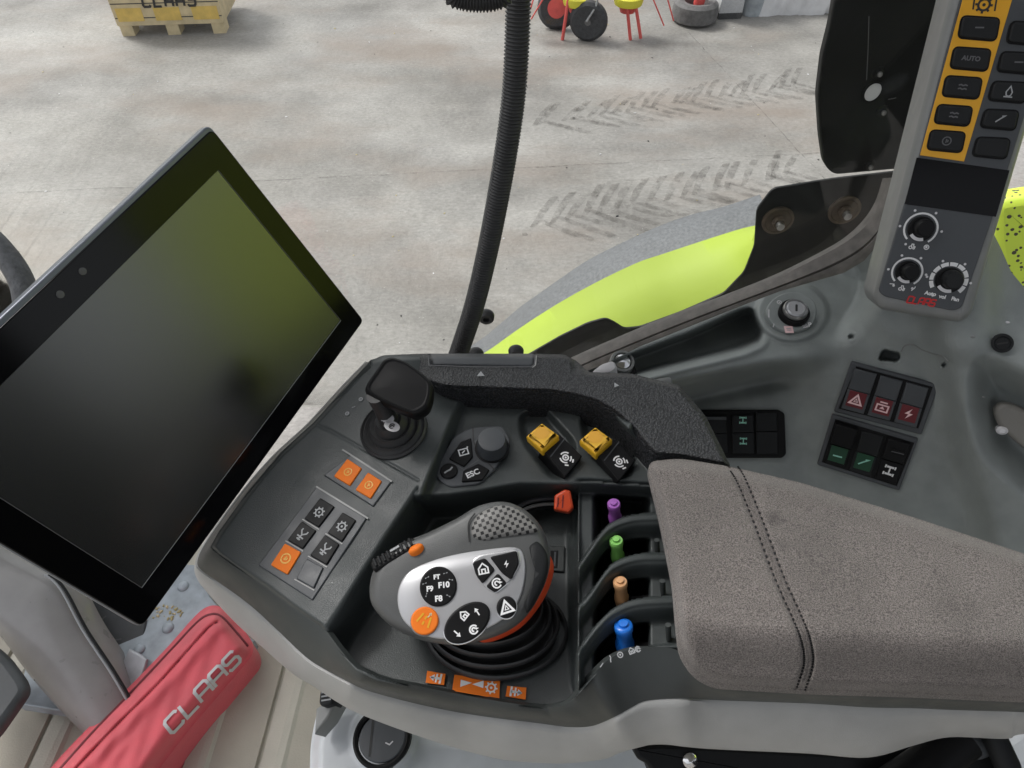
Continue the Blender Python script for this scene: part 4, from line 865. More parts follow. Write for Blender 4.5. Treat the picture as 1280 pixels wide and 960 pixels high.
for pp, kd, c in (([(590, 703), (606, 697), (619, 712), (603, 730), (595, 719)], 'house', (604, 711)), ([(612, 696), (646, 688), (649, 704), (639, 725), (627, 716)], 'bolt', (633, 705)), ([(622, 716), (634, 729), (619, 741), (607, 733)], 'swirl', (621, 729))):
    btn(js, FJ, pp, .003, H+.0016, 'black_plastic', .0008, kd, 'white_ink', .0075 if kd != 'bolt' else .005, .2, c, r_=.0018)
# wheel and small orange key on the left shoulder
mb = MB(); FW_ = Frame(FJ.w(*FJ.px(492, 692, .002), .002), nrm(FJ.n+np.array([-.3, .5, .2])), FJ.u*1+FJ.v*.6)
a = FW_.w(-.016, 0, -.001); b = FW_.w(.016, 0, -.001)
mb.prism(FW_, rect(0, 0, .030, .008, .003), -.006, .0006, 'black_plastic', .001)
for i in range(9): mb.prism(FW_, rect(-.012+.003*i, 0, .0016, .0062, .0004), .0, .0022, 'dark_plastic', .0004)
mb.flat(FW_, rect(.002, .001, .006, .0016), .0024, 'grey_ink'); put(mb, 'thumb_wheel', js)
mb = MB(); c = FW_.px(519, 685, .001); mb.pillow(FW_, circ(c[0], c[1], .0048, .0026, 20), [(1, -.003), (1, .0004), (.8, .0016), (.3, .002)], 'orange'); put(mb, 'button', js, 60)
# perforated grip on top
gp = spl([(590, 671), (590, 655), (600, 641), (625, 631), (650, 638), (670, 657), (671, 664), (655, 668), (625, 672), (605, 676)], 5, True)
mb = MB(); q = [FJ.px(*p, .004) for p in gp]; mb.pillow(FJ, q, [(1.0, -.004), (1.0, .0028), (.97, .0042), (.90, .0052), (.75, .0062), (.55, .007), (.3, .0074)], 'grip_mesh')
kk = .0034; mb.uv = [(((np.array(v)-FJ.o)@FJ.u)/kk, ((np.array(v)-FJ.o)@FJ.v)/kk) for v in mb.v]; put(mb, 'grip_pad', js, 0)
mb = MB(); mb.ribbon(FJ, [FJ.px(*p, .0035) for p in spl([(587, 678), (586, 655), (594, 642)], 6)], .0009, .0046, 'dark_ink'); put(mb, 'seam', js)
# rubber boot
rings = []; cB, cT = PZ(621, 790, -.461), at(600, 742, .462)
for i in range(46):
    f = i/45; c = cB*(1-f)+cT*f; ph = f*5*2*math.pi; rr = (.0445*(1-f)+.029*f)*(1+.085*math.sin(ph)*(1-.4*f)); rings.append([c+np.array([rr*math.cos(a)*1.0, rr*.70*math.sin(a), 0])+np.array([0, 0, .006*math.cos(ph)]) for a in [2*math.pi*j/40 for j in range(40)]])
mb = MB(); mb.loft(rings, 'black_rubber', True); mb.add(rings[-1], [tuple(range(40))], 'black_rubber'); put(mb, 'boot', js, 70)
#==NEXT2==
#==SIDE CONSOLE==
FB, QB = quadframe([(1066, 453), (1172, 482), (1120, 612), (1022, 580)], .078)
pB = FB.o-CAM; nB = FB.n
nB2 = nrm((-.16, -.72, .60)); p0 = ray(1000, 560)*float(tpl(1000, 560, pB, nB)); ZS = -.512
r = empty('side_console', FB.w(0, 0, -.15), 'grey moulded side console with ignition lock, storage pocket and rocker switches', 'console')
SC = [(722, 486), (726, 467), (760, 453), (800, 433), (860, 409), (930, 381), (975, 364), (1020, 351), (1055, 341), (1080, 326), (1100, 303), (1112, 272), (1180, 262), (1236, 280), (1252, 312), (1264, 340), (1286, 366), (1420, 430), (1420, 800), (1000, 740), (850, 640), (790, 560)]
SH = spl([(700, 470), (760, 448), (860, 404), (930, 376), (1000, 352), (1062, 332), (1072, 360), (1052, 395), (1030, 425), (1000, 440), (960, 447), (900, 459), (800, 482), (740, 500), (700, 510)], 4, True)
PK = rnd([(715, 470), (790, 440), (860, 414), (925, 385), (941, 382), (947, 397), (956, 415), (952, 428), (930, 438), (860, 455), (800, 470), (740, 490)], 9)
def tside(X, Y):
    TB = tpl(X, Y, pB, nB); T2 = tpl(X, Y, p0, nB2); w2 = sst(1035, 965, X); T = TB*(1-w2)+T2*w2
    # soft swell where the panel turns towards the rear
    n3 = nrm((-.72, -.50, .48)); p3 = ray(1165, 560)*float(tpl(1165, 560, pB, nB)); T3 = tpl(X, Y, p3, n3)
    xr = 1150+(Y-520)*.25; w3 = sst(0, 60, X-xr); dz = (T3-TB); T = T-w3*.024*sst(0, 70, X-xr)
    # hollow with the pull
    hol = rnd([(1228, 455), (1262, 470), (1420, 560), (1420, 690), (1290, 610), (1236, 560), (1222, 500)], 22); s = sd(hol, X, Y); T = T+.040*sst(-20, 26, s)
    # upper right cheek falls back
    T = T+.03*sst(1195, 1290, X)*sst(470, 380, Y)
    # shelf with a rolled lip; below it the wall tucks back
    s = sd(SH, X, Y); TS = tz(X, Y, ZS); ws = sst(-42, 2, s)
    wsb = np.where(s > 0, 1, sst(-44, 0, s)**1.6); T = T*(1-wsb)+np.minimum(TS, T+.1)*wsb
    s2 = sd(SH, X, Y); T = T+.024*np.exp(-((s2+25)/13)**2)*sst(1010, 960, X)*sst(420, 440, Y)
    lip = np.exp(-(sd(PK, X, Y)+5)**2/18)*sst(420, 450, Y+ (X-950)*.25); T = T-.011*lip
    s = sd(PK, X, Y); wp = sst(0, 9, s); bot = tz(X, Y, -.562); T = T*(1-wp)+bot*wp
    # raised round boss for the lock
    s = np.hypot((X-990)/45, (Y-390)/37); T = T-.008*sst(1.08, .9, s)
    # plinth under the control panel
    pl = rnd([(1085, 372), (1096, 250), (1230, 250), (1232, 400), (1214, 440), (1110, 418)], 14); s = sd(pl, X, Y); T = T-.006*sst(-26, 4, s)
    # openings
    for x, y, q in ((1064, 421, 3.2), (1180, 456, 3.2)): T = T+.010*sst(q, q-1.6, np.hypot(X-x, Y-y))-.0008*np.exp(-((np.hypot(X-x, Y-y)-q-1.5)/1.2)**2)
    hole = np.minimum(np.minimum(np.hypot(X-1107, Y-444)-6.3, np.hypot(X-1119, Y-446)-5.6), np.minimum(np.hypot(X-1113, Y-445)-5.8, np.hypot(X-1102, Y-447)-3)); T = T+.03*sst(1, -1.2, hole)-.0012*np.exp(-((hole-2.5)/1.5)**2)
    # scuffs left round the opening
    return T
mb = relief(SC, 2, tside, 'console_grey'); put(mb, 'moulded_panel', r, 0)
mb = MB(); pts = spl([(1126, 440), (1132, 432), (1142, 431), (1152, 437), (1166, 442), (1180, 446), (1186, 452)], 6)
mb.tube([at(p[0], p[1], tside(np.array([p[0]]), np.array([p[1]]))[0]) for p in pts], .0008, 'bezel_grey', 6); put(mb, 'scuff', r)
# lock
FI = Frame(PZ(990, 390, ZS+.012), nrm((-.03, -.22, 1)), (1, 0, 0))
mb = MB(); q = FI.poly(spl([(957, 394), (963, 378), (980, 368), (1000, 368), (1015, 377), (1020, 390), (1014, 407), (995, 416), (972, 413)], 4, True)); mb.prism(FI, q, -.01, .003, 'console_grey', .0015); lk = put(mb, 'ignition_lock', r)
c = FI.px(994, 388, .010)
mb = MB(); mb.lathe(FI, c, [(0.0155, .003), (0.0155, .008), (0.0147, .0095), (0.0122, .0095), (0.0122, .006)], 'black_plastic', 36, False); mb.lathe(FI, c, [(0.0126, .006), (0.0124, .0125), (0.0113, .0140), (0.0108, .0132), (0.0099, .0132)], 'steel', 36, False); mb.lathe(FI, c, [(0.0101, .013), (0.0097, .0128), (0.0082, .0142), (0, .0142)], 'silver', 32)
mb.prism(FI, rect(c[0], c[1], .0022, .0085, .0008, rot=-.2), .0143, .0146, 'dark_ink', 0); put(mb, 'lock_barrel', lk)
mb = MB()
for x, y, k, s in ((974, 378, 'ring', .006), (967, 407, 'curve', .005), (1006, 407, 'house', .006)): icon(mb, FI, FI.px(x, y, .003), s, k, .0033, 'wrap', .2, .15)
mb.ribbon(FI, [FI.px(961, 387, .003), FI.px(961, 397, .003)], .001, .0033, 'wrap'); mb.text(FI, 'P', FI.px(1012, 406, .003), .007, .0034, 'white_ink', 0, .0003); mb.prism(FI, rect(*FI.px(986, 412, .003), .0085, .0085), .003, .0034, 'pink_ink', 0); icon(mb, FI, FI.px(986, 412, .003), .006, 'lines2', .0036, 'grey_ink'); put(mb, 'marking', lk)
# rocker blocks
def rocker(parent, fr, pp, m, split, m2, kd, ink, h=.007, s=.010, rot=0, lab=None, tall=0):
    """pp: far left, far right, near right, near left in the picture; the near part carries the lens"""
    L = lambda a, b, f: tuple(np.array(a)*(1-f)+np.array(b)*f); mb = MB(); A, B, C, D = pp
    E, F_ = L(A, D, split), L(B, C, split)
    mb.prism(fr, fr.poly([A, B, F_, E], h+tall), .0, h+tall, m, .0012); mb.prism(fr, fr.poly([L(E, D, .02), L(F_, C, .02), C, D], h), .0, h-.0006, m, .001)
    ia, ib = L(E, D, .04), L(F_, C, .04); ic_, id_ = L(E, D, .80), L(F_, C, .80); g = lambda p, q, f: L(p, q, f)
    if m2: mb.prism(fr, fr.poly([g(ia, ib, .12), g(ia, ib, .88), g(ic_, id_, .88), g(ic_, id_, .12)], h), h-.0008, h-.0002, m2, .0002)
    if kd:
        for k_, f in (kd if isinstance(kd, list) else [(kd, .42)]): icon(mb, fr, fr.px(*L(L(E, D, f), L(F_, C, f), .5), h), s, k_, h+.0002, ink, rot, .13)
    return put(mb, 'rocker_switch', parent, label=lab)
def lerp2(P, u, v): a = np.array(P[0])*(1-u)+np.array(P[1])*u; b = np.array(P[3])*(1-u)+np.array(P[2])*u; return tuple(a*(1-v)+b*v)
mb = MB(); mb.prism(FB, rnd(FB.poly([(1064, 452), (1174, 481), (1152, 544), (1042, 515)], .004), .002), -.006, .004, 'panel_grey', .0015); mb.prism(FB, FB.poly([(1070, 458), (1166, 484), (1148, 536), (1048, 511)], .005), .003, .0045, 'black_plastic', .0003); k1_ = put(mb, 'switch_block', r, label='upper block with three red lens rockers')
U = [(1066, 459), (1163, 485), (1147, 537), (1048, 511)]
for i, kd in enumerate(('tri', 'batt', 'bolt')):
    a, b = .03+i*.333, .03+i*.333+.285; rocker(k1_, FB, [lerp2(U, a, .02), lerp2(U, b, .02), lerp2(U, b, .98), lerp2(U, a, .98)], 'panel_grey', .5, 'dark_red', kd, 'pink_ink', .0065, .0125, .0)
mb = MB(); mb.prism(FB, rnd(FB.poly([(1040, 518), (1148, 549), (1124, 614), (1021, 581)], .004), .002), -.006, .004, 'panel_grey', .0015); mb.prism(FB, FB.poly([(1044, 524), (1143, 554), (1121, 608), (1027, 578)], .005), .003, .0045, 'black_plastic', .0003); k2_ = put(mb, 'switch_block', r, label='lower block with green lens rockers')
U = [(1042, 527), (1141, 554), (1122, 609), (1026, 580)]
for i, (m2, kd, ink, tl) in enumerate((('dark_green', [('dash', .5)], 'mint_ink', .005), ('dark_green', 'spray', 'mint_ink', 0), (None, [('axle', .45)], 'white_ink', .002))):
    a, b = .03+i*.333, .03+i*.333+.28; rocker(k2_, FB, [lerp2(U, a, .04), lerp2(U, b, .04), lerp2(U, b, .96), lerp2(U, a, .96)], 'black_plastic' if i != 1 else 'dark_plastic', .5, m2, kd, ink, .0062, .012, .0, tall=tl)
mb = MB(); mb.prism(FB, rect(*FB.px(1122, 565, .009), .013, .005, .001), .006, .0095, 'black_plastic', .001); mb.ribbon(FB, [FB.px(1114, 564, .0095), FB.px(1130, 568, .0095)], .0008, .0097, 'dim_ink'); put(mb, 'switch_lock', k2_)
F2 = Frame(p0+CAM, nB2, (1, 0, 0)); off2 = 0
A2 = at(930, 545, tside(np.array([930.]), np.array([545.]))[0]); F2 = Frame(A2, nB2, (1, .0, 0))
mb = MB(); mb.prism(F2, rnd(F2.poly([(840, 513), (974, 513), (981, 517), (983, 568), (978, 573), (840, 573)], .005), .002), -.012, .005, 'black_plastic', .002); k3_ = put(mb, 'switch_block', r, label='block of three black rockers beside the hand rest')
for pp, kd in (([(873, 522), (908, 522), (910, 566), (875, 566)], 'drop'), ([(915, 520), (942, 519), (943, 567), (916, 567)], [('axle', -.6), ('axle', .4)]), ([(945, 516), (971, 516), (973, 568), (946, 568)], None)):
    rocker(k3_, F2, pp, 'dark_plastic', .45, None, kd, 'mint_ink', .0085, .0085)
mb = MB(); mb.prism(F2, F2.poly([(880, 521), (908, 521), (908, 525), (880, 525)], .010), .008, .010, 'panel_grey', .0004); put(mb, 'switch_edge', k3_)
# screws, pull, pocket contents
def on_side(x, y): return at(x, y, tside(np.array([float(x)]), np.array([float(y)]))[0])
fs_ = Frame(on_side(1251, 428)+np.array([-.002, -.004, .003]), nrm((-.45, -.7, .5)), (1, 0, 0)); mb = MB(); mb.lathe(fs_, (0, 0), [(.0085, -.002), (.0085, .002), (.0065, .0024), (.0055, .0012), (0, .0008)], 'dark_plastic', 24); mb.ribbon(fs_, [(-.004, -.001), (.004, .001)], .0014, .0016, 'dark_ink'); put(mb, 'screw', r)
for x, y in ((1259, 403), (1216, 421), (1228, 496)):
    f_ = Frame(on_side(x, y), nrm((-.4, -.7, .5)), (1, 0, 0)); mb = MB(); mb.pillow(f_, circ(0, 0, .0022, .0011, 10), [(1, -.001), (1, .0004), (.5, .0008)], 'wrap' if x > 1250 else 'bezel_grey'); put(mb, 'chip', r)
fh = Frame(on_side(1262, 530)+np.array([-.006, -.02, .012]), nrm((-.45, -.72, .52)), (1, 0, 0))
mb = MB(); mb.prism(fh, rnd(fh.poly(spl([(1243, 514), (1250, 506), (1264, 506), (1285, 515), (1320, 540), (1420, 600), (1420, 650), (1300, 575), (1262, 546), (1247, 530)], 4, True)), .002), -.012, 0, 'handle_grey', .004); hd = put(mb, 'pull_handle', r)
mb = MB(); c = fh.px(1253, 539, .002); mb.pillow(fh, circ(c[0], c[1], .005, .004, 14), [(1, -.008), (1, .0), (.5, .002)], 'wrap'); put(mb, 'pull_tip', hd)
fc = Frame(PZ(778, 452, ZS-.01), nrm((.1, -.35, 1)), (1, 0, 0))
mb = MB(); mb.lathe(fc, (0, 0), [(.0125, -.03), (.0125, .0), (.0118, .002), (.0095, .002), (.0088, -.001)], 'bezel_grey', 28, False); mb.lathe(fc, (0, 0), [(.009, -.001), (.008, .001), (.0035, .003), (0, .0035)], 'chrome', 24); mb.lathe(fc, (.003, -.006), [(.0145, -.04), (.0145, -.012), (.0125, -.011)], 'black_plastic', 28); put(mb, 'socket', r)
mb = MB(); f_ = Frame(PZ(752, 462, ZS), nrm((-.2, -.3, 1)), (1, .4, 0)); mb.pillow(f_, rnd(f_.poly([(738, 468), (752, 457), (768, 452), (772, 462), (764, 468), (745, 470)]), .003), [(1, -.02), (1, .0), (.85, .004), (.4, .005)], 'wrap'); put(mb, 'cover_cap', r)
mb = MB(); f_ = Frame(PZ(828, 478, ZS+.004), nrm((-.1, -.5, .8)), (1, .1, 0)); mb.pillow(f_, f_.poly(spl([(808, 479), (822, 474), (836, 472), (840, 477), (837, 482), (826, 482)], 4, True)), [(1, -.004), (1, .001), (.8, .003), (.3, .004)], 'bezel_grey'); put(mb, 'cover_cap', r)
mb = MB(); f_ = Frame(PZ(820, 455, -.572), (0, -.1, 1), (1, -.3, 0)); mb.prism(f_, f_.poly([(800, 450), (840, 448), (842, 462), (804, 466)]), -.004, .006, 'dark_plastic', .002); mb.prism(f_, rect(*f_.px(832, 455, .006), .014, .007), .004, .0075, 'bezel_grey', .001); put(mb, 'clip', r)

#==CONTROL PANEL==
FP, QP = quadframe([(1187, 0), (1335, 10), (1218, 405), (1090, 385)], .084)
r = empty('control_panel', FP.w(0, -.15, -.03), 'upright grey control panel with amber button strip and rotary dials', 'control panel')
out = [(1180, -160), (1100, 320), (1089, 384), (1100, 393), (1200, 409), (1214, 402), (1228, 360), (1256, 262), (1284, 175), (1400, -160)]
out = [(1216, -110), (1189, 0), (1138, 200), (1093, 372), (1100, 388), (1203, 405), (1217, 395), (1248, 290), (1281, 180), (1335, 0), (1370, -110)]
op = FP.poly(out)
mb = MB(); mb.prism(FP, rnd(op, .010), -.055, 0, 'bezel_grey', .009, 5); put(mb, 'housing', r, 50)
fpx = [(1227, -100), (1200, 0), (1148, 200), (1098, 364), (1106, 371), (1193, 389), (1203, 384), (1240, 276), (1272, 175), (1326, 0), (1358, -100)]
mb = MB(); mb.prism(FP, rnd(FP.poly(fpx, .002), .005), -.002, .0015, 'panel_grey', .0008); put(mb, 'front_plate', r)
HP = .0017
mb = MB(); mb.prism(FP, FP.poly([(1229, -90), (1296, -90), (1265, 0), (1205, 202), (1150, 194), (1203, 0)], HP), .0012, HP+.0004, 'amber', .0003)
c = FP.px(1230, 6, HP+.0006); icon(mb, FP, c, .0135, 'gear', HP+.0007, 'dark_ink', 0, .13)
for x0, y0, x1, y1 in ((1219, -10, 1216, 12), (1247, -10, 1243, 14)): mb.ribbon(FP, [FP.px(x0, y0, HP), FP.px(x1, y1, HP)], .0012, HP+.0006, 'dark_ink')
put(mb, 'button_strip', r)
def pbtn(q, kd=None, txt=None):
    mb = MB(); pl = rnd(FP.poly(q, .004), .0035); mb.prism(FP, offset(pl, -.0012), .001, HP+.0008, 'black_plastic', .0004); mb.prism(FP, pl, .001, .0042, 'dark_plastic', .0014)
    c = np.mean(np.array(FP.poly(q, .0042)), 0)
    if kd: icon(mb, FP, c, .0085, kd, .0044, 'grey_ink' if kd in ('drop', 'spray') else 'dim_ink', 0, .12)
    if txt:
        for i, t in enumerate(txt): mb.text(FP, t, (c[0], c[1]+(len(txt)-1)*.0022-i*.0048), .0048, .0044, 'dim_ink', 0, .0002)
    put(mb, 'button', r)
for (x0, y0, x1, y1), kd, tx in (((1200, 20, 1250, 48), 'dash', None), ((1190, 59, 1239, 86), None, ['AUTO']), ((1180, 95, 1228, 121), 'lines2', None), ((1170, 131, 1216, 155), 'lines2', None), ((1161, 163, 1207, 188), 'ringbar', None), ((1212, -20, 1264, 8), None, None)):
    if y0 < 0: continue
    pbtn([(x0+4, y0), (x1, y0+3), (x1-5, y1+2), (x0-1, y1-2)], kd, tx)
for (x0, y0, x1, y1), kd in (((1262, 27, 1310, 54), None), ((1250, 65, 1299, 90), 'dash'), ((1239, 102, 1286, 126), 'drop'), ((1229, 137, 1274, 160), 'spray'), ((1219, 172, 1263, 196), None)):
    pbtn([(x0+4, y0), (x1, y0+2), (x1-5, y1+2), (x0-2, y1-2)], kd)
mb = MB(); mb.prism(FP, FP.poly([(1146, 197), (1262, 213), (1245, 271), (1131, 255)], .002), .001, .0021, 'bezel_black', .0002); put(mb, 'display', r)
def dial(x, y, rp, band, name='dial'):
    c = FP.px(x, y, .002); k = .59/FPX; R_ = rp*k; mb = MB()
    if band:
        for i in range(9):
            a0 = math.radians(-40+i*29); a1 = a0+math.radians(25); mb.ribbon(FP, [(c[0]+R_*math.cos(a0+(a1-a0)*j/5), c[1]+R_*math.sin(a0+(a1-a0)*j/5)) for j in range(6)], R_*.24, .0018, 'white_ink')
    else: mb.ribbon(FP, [(c[0]+R_*math.cos(math.radians(-50+i*10)), c[1]+R_*math.sin(math.radians(-50+i*10))) for i in range(29)], .0016, .0018, 'white_ink')
    for i in range(6):
        a = math.radians(-60+i*60); mb.flat(FP, circ(c[0]+R_*1.28*math.cos(a), c[1]+R_*1.28*math.sin(a), .0011, None, 8), .0018, 'wrap')
    d = put(mb, name, r)
    mb = MB(); q = R_*.80; mb.lathe(FP, c, [(q, .0015), (q, .004), (q*.92, .0048), (q*.80, .0048)], 'black_plastic', 32); mb.lathe(FP, (c[0]+q*.06, c[1]+q*.12), [(q*.74, .0045), (q*.68, .015), (q*.60, .0165), (0, .0165)], 'black_plastic' if not band else 'dark_plastic', 28)
    a = math.radians(-105); mb.ribbon(FP, [(c[0]+q*.86*math.cos(a+j*.16), c[1]+q*.86*math.sin(a+j*.16)) for j in range(-4, 5)], q*.26, .0052, 'wrap'); put(mb, 'knob', d)
dial(1151, 286, 20, False); dial(1134, 340, 18.5, False); dial(1186, 350, 21, True)
for x, y, k, ro in ((1140, 308, 'tractor', 0), (1158, 309, 'ring', 0), (1115, 355, 'dash', 0), (1127, 360, 'tractor', 0), (1142, 361, 'curve', 0)): mb = MB(); icon(mb, FP, FP.px(x, y, HP), .0052, k, HP+.0002, 'white_ink', ro, .16); put(mb, 'pictogram', r)
for t, x, y in (('Auto', 1163, 367), ('vol', 1178, 371), ('Fan', 1194, 374)): mb = MB(); mb.text(FP, t, FP.px(x, y, HP), .0045, HP+.0002, 'white_ink', -.03, .0002); put(mb, 'marking', r)
o = np.array(FP.px(1133, 378, HP)); e = np.array(FP.px(1167, 383, HP)); dd = nrm(e-o); dn = np.array([-dd[1], dd[0]]); lw = np.linalg.norm(e-o)/6; mb = MB(); badge(mb, FP, 'CLAAS', o, dd, dn, lw, .0058, lw*.25, .0013, HP+.0003, 'red_ink'); put(mb, 'lettering', r)

#==LOWER LEFT: floor, pouch, trim==
ZF = -.88
mb = MB(); ff = Frame(PZ(250, 850, ZF), (0, 0, 1), (1, 0, 0)); lines = []
# floor mat with shallow ribs running away from the camera
def floor_z(x, y): return 0
o_ = PZ(352, 835, ZF); e_ = PZ(318, 960, ZF); dl = nrm(e_-o_); fr_ = Frame(o_, (0, 0, 1), dl)
prof = []
for k in range(-14, 12):
    x0 = k*.085
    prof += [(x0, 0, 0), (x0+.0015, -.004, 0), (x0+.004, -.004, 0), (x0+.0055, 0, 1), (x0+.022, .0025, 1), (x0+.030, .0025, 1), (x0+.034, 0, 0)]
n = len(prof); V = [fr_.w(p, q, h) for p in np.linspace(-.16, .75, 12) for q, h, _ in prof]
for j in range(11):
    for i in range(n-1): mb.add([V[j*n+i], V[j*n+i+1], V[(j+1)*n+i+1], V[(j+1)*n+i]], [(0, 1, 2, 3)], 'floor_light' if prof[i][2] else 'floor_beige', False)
setp(put(mb, 'cab_floor', sharp=30), 'beige ribbed cab floor below the armrest', 'floor', kind='structure')
# metal plate with rivets under the monitor
fz = Frame(PZ(220, 760, ZF+.03), (0, 0, 1), (1, 0, 0)); r = empty('floor_plate', fz.o, 'pale metal floor plate with rivets and grime beneath the monitor', 'metal plate')
mb = MB(); mb.prism(fz, fz.poly([(150, 700), (246, 706), (262, 745), (300, 790), (318, 800), (300, 830), (150, 900), (20, 880), (60, 720)]), -.02, 0, 'plate_metal', .002); put(mb, 'plate', r)
for x, y in ((229, 733), (210, 785), (174, 812)):
    mb = MB(); mb.lathe(fz, fz.px(x, y), [(.0072, 0), (.0068, .0012), (.0045, .0026), (0, .003)], 'plate_metal', 18); put(mb, 'rivet', r, 60)
mb = MB()
for i in range(30):
    c = np.array(fz.px(rng.uniform(190, 228), rng.uniform(756, 774))); s = rng.uniform(.001, .0035); mb.pillow(fz, circ(c[0], c[1], s, s*.6, 6, rng.uniform(0, 3)), [(1, 0), (.7, s*.5)], 'straw' if i % 3 else 'wood')
put(mb, 'grime', r)
mb = MB(); f_ = Frame(PZ(110, 750, ZF+.045), nrm((.1, -.2, 1)), (1, 0, 0)); mb.prism(f_, f_.poly([(40, 690), (160, 690), (183, 775), (180, 800), (152, 826), (140, 850), (60, 860)]), -.01, 0, 'tin_grey', .002)
for p, q in (((108, 792), (120, 770)), ((130, 802), (152, 799)), ((112, 786), (133, 770))): mb.ribbon(f_, [f_.px(*p), f_.px(*q)], .002, .0006, 'fender_grey')
setp(put(mb, 'footwell_panel'), 'dark scratched metal panel between the trim and the floor plate', 'panel')
mb = MB(); f_ = Frame(PZ(165, 832, ZF+.035), nrm((-.2, -.3, 1)), (1, 0, 0)); mb.prism(f_, f_.poly([(141, 832), (152, 829), (161, 811), (173, 817), (183, 824), (176, 850), (150, 862), (144, 846)]), -.004, 0, 'foil', .002)
setp(put(mb, 'metal_tab'), 'small pale metal tab sticking up beside the red pouch', 'metal tab')
# curved trim panel
ta = spl([(0, 700), (36, 710), (68, 733), (100, 790), (135, 845), (150, 870)], 8); tb = spl([(-60, 770), (0, 802), (20, 830), (50, 868), (80, 903), (100, 930)], 8)
ta = [PZ(p[0], p[1], -.74-.0005*(p[1]-690)) for p in spl([(-40, 660), (0, 692), (36, 712), (68, 733), (100, 790), (135, 843), (165, 895)], 8)]
tb = [PZ(p[0], p[1], -.74-.0005*(p[1]-690)) for p in spl([(-80, 700), (-30, 765), (0, 802), (32, 845), (62, 880), (95, 914), (130, 950)], 8)]
nn = nrm(np.cross(ta[30]-ta[10], tb[20]-ta[20])); nn = nn if nn[2] > 0 else -nn
mb = MB(); rows = [[p-nn*.05 for p in ta]]+[[a*(1-f)+b*f+nn*(.016*math.sin(math.pi*min(1, f*1.0))**.8-.006) for a, b in zip(ta, tb)] for f in np.linspace(0, 1, 14)]+[[p-nn*.05 for p in tb]]
mb.loft(rows, 'trim_panel'); r = empty('trim_panel', ta[20], 'smooth grey curved trim panel at the lower left under the monitor', 'trim panel'); put(mb, 'cover', r, 60)
mb = MB()
for k in (4, 9): mb.tube([at((p0_ := 640+FPX*((q-CAM)@RT)/((q-CAM)@FW))+k, 480-FPX*((q-CAM)@UP)/((q-CAM)@FW)-2, ((q-CAM)@FW)*1.0) for q in ta[20:]], .0016, 'grey_ink' if k == 4 else 'dark_plastic', 8)
put(mb, 'edge_strip', r)
mb = MB(); f_ = Frame(PZ(5, 860, -.78), (.1, -.1, 1), (1, 0, 0)); mb.prism(f_, rnd(f_.poly([(-120, 790), (-20, 795), (8, 818), (30, 848), (34, 862), (22, 880), (-10, 925), (-120, 1000)]), .012), -.012, 0, 'tin_grey', .008)
setp(put(mb, 'rubber_mat'), 'dark grey mat with rounded corner at the bottom left edge', 'mat')
# red pouch
ax0, ax1 = PZ(100, 985, ZF+.05), PZ(282, 785, ZF+.06)
fpz = Frame(PZ(200, 870, ZF+.06), nrm((0, -.05, 1)), ax1-ax0)
r = empty('tool_pouch', PZ(200, 870, ZF), 'long red zipped tool pouch with white lettering lying on the floor', 'pouch')
POUCH = spl([(20, 1020), (66, 957), (110, 910), (160, 860), (210, 808), (240, 774), (256, 760), (270, 757), (284, 764), (302, 784), (315, 803), (315, 818), (304, 833), (270, 873), (232, 918), (200, 960), (140, 1040), (70, 1090)], 5, True)
def tpouch(X, Y):
    s = sd(POUCH, X, Y); e = 1-sst(0, 30, s); q = X*.72-Y*.69
    z = ZF+.068-.030*e*e+.0007*np.sin(q*.10+Y*.02)*np.sin(Y*.05+X*.09)*(1-e)+.0004*np.sin(X*.31+Y*.12)*(1-e)
    z = z-.004*np.exp(-(pdist(ZIP, X, Y)/2.2)**2)-.0035*np.exp(-(pdist(FOLD, X, Y)/1.8)**2)+.004*np.exp(-((pdist(FOLD, X, Y)-8)/8)**2)
    for (x, y, a_, l) in ((186, 872, -.9, 26), (150, 940, -.8, 30), (240, 820, -1.0, 16), (130, 985, -.5, 26)):
        u = (X-x)*math.cos(a_)+(Y-y)*math.sin(a_); v = -(X-x)*math.sin(a_)+(Y-y)*math.cos(a_); z = z+.0012*np.exp(-(u/l)**2-(v/5)**2)
    return tz(X, Y, z)
ZIP = spl([(30, 1010), (75, 962), (118, 914), (166, 864), (214, 813), (246, 779), (262, 769), (276, 771), (294, 790), (309, 808)], 6); FOLD = spl([(60, 1000), (105, 950), (150, 903), (196, 857), (240, 808), (262, 784), (272, 778)], 6)
mb = relief(POUCH, 2, tpouch, 'pouch_red', skirt=.05); body_ = put(mb, 'pouch_body', r, 0)
def on_pouch(x, y): return at(x, y, tpouch(np.array([float(x)]), np.array([float(y)]))[0])
mb = MB(); mb.tube([on_pouch(*p) for p in ZIP], .0021, 'zip_red', 8); put(mb, 'zip', r)
mb = MB(); mb.tube([on_pouch(*p) for p in FOLD], .0010, 'zip_red', 6); put(mb, 'fold_seam', r)
FZ2 = Frame(on_pouch(262, 868)+np.array([0, 0, .003]), (0, 0, 1), on_pouch(306, 822)-on_pouch(216, 918)); o = np.array(FZ2.px(216, 918)); e = np.array(FZ2.px(302, 826)); dd = nrm(e-o); dn = np.array([-dd[1], dd[0]]); L = np.linalg.norm(e-o); lw = L/6.0
mb = MB(); badge(mb, FZ2, 'CLAAS', o, dd, dn, lw, .018, lw*.25, .0036, .001, 'wrap', .12); conform(mb, tpouch, .0016); put(mb, 'lettering', r)

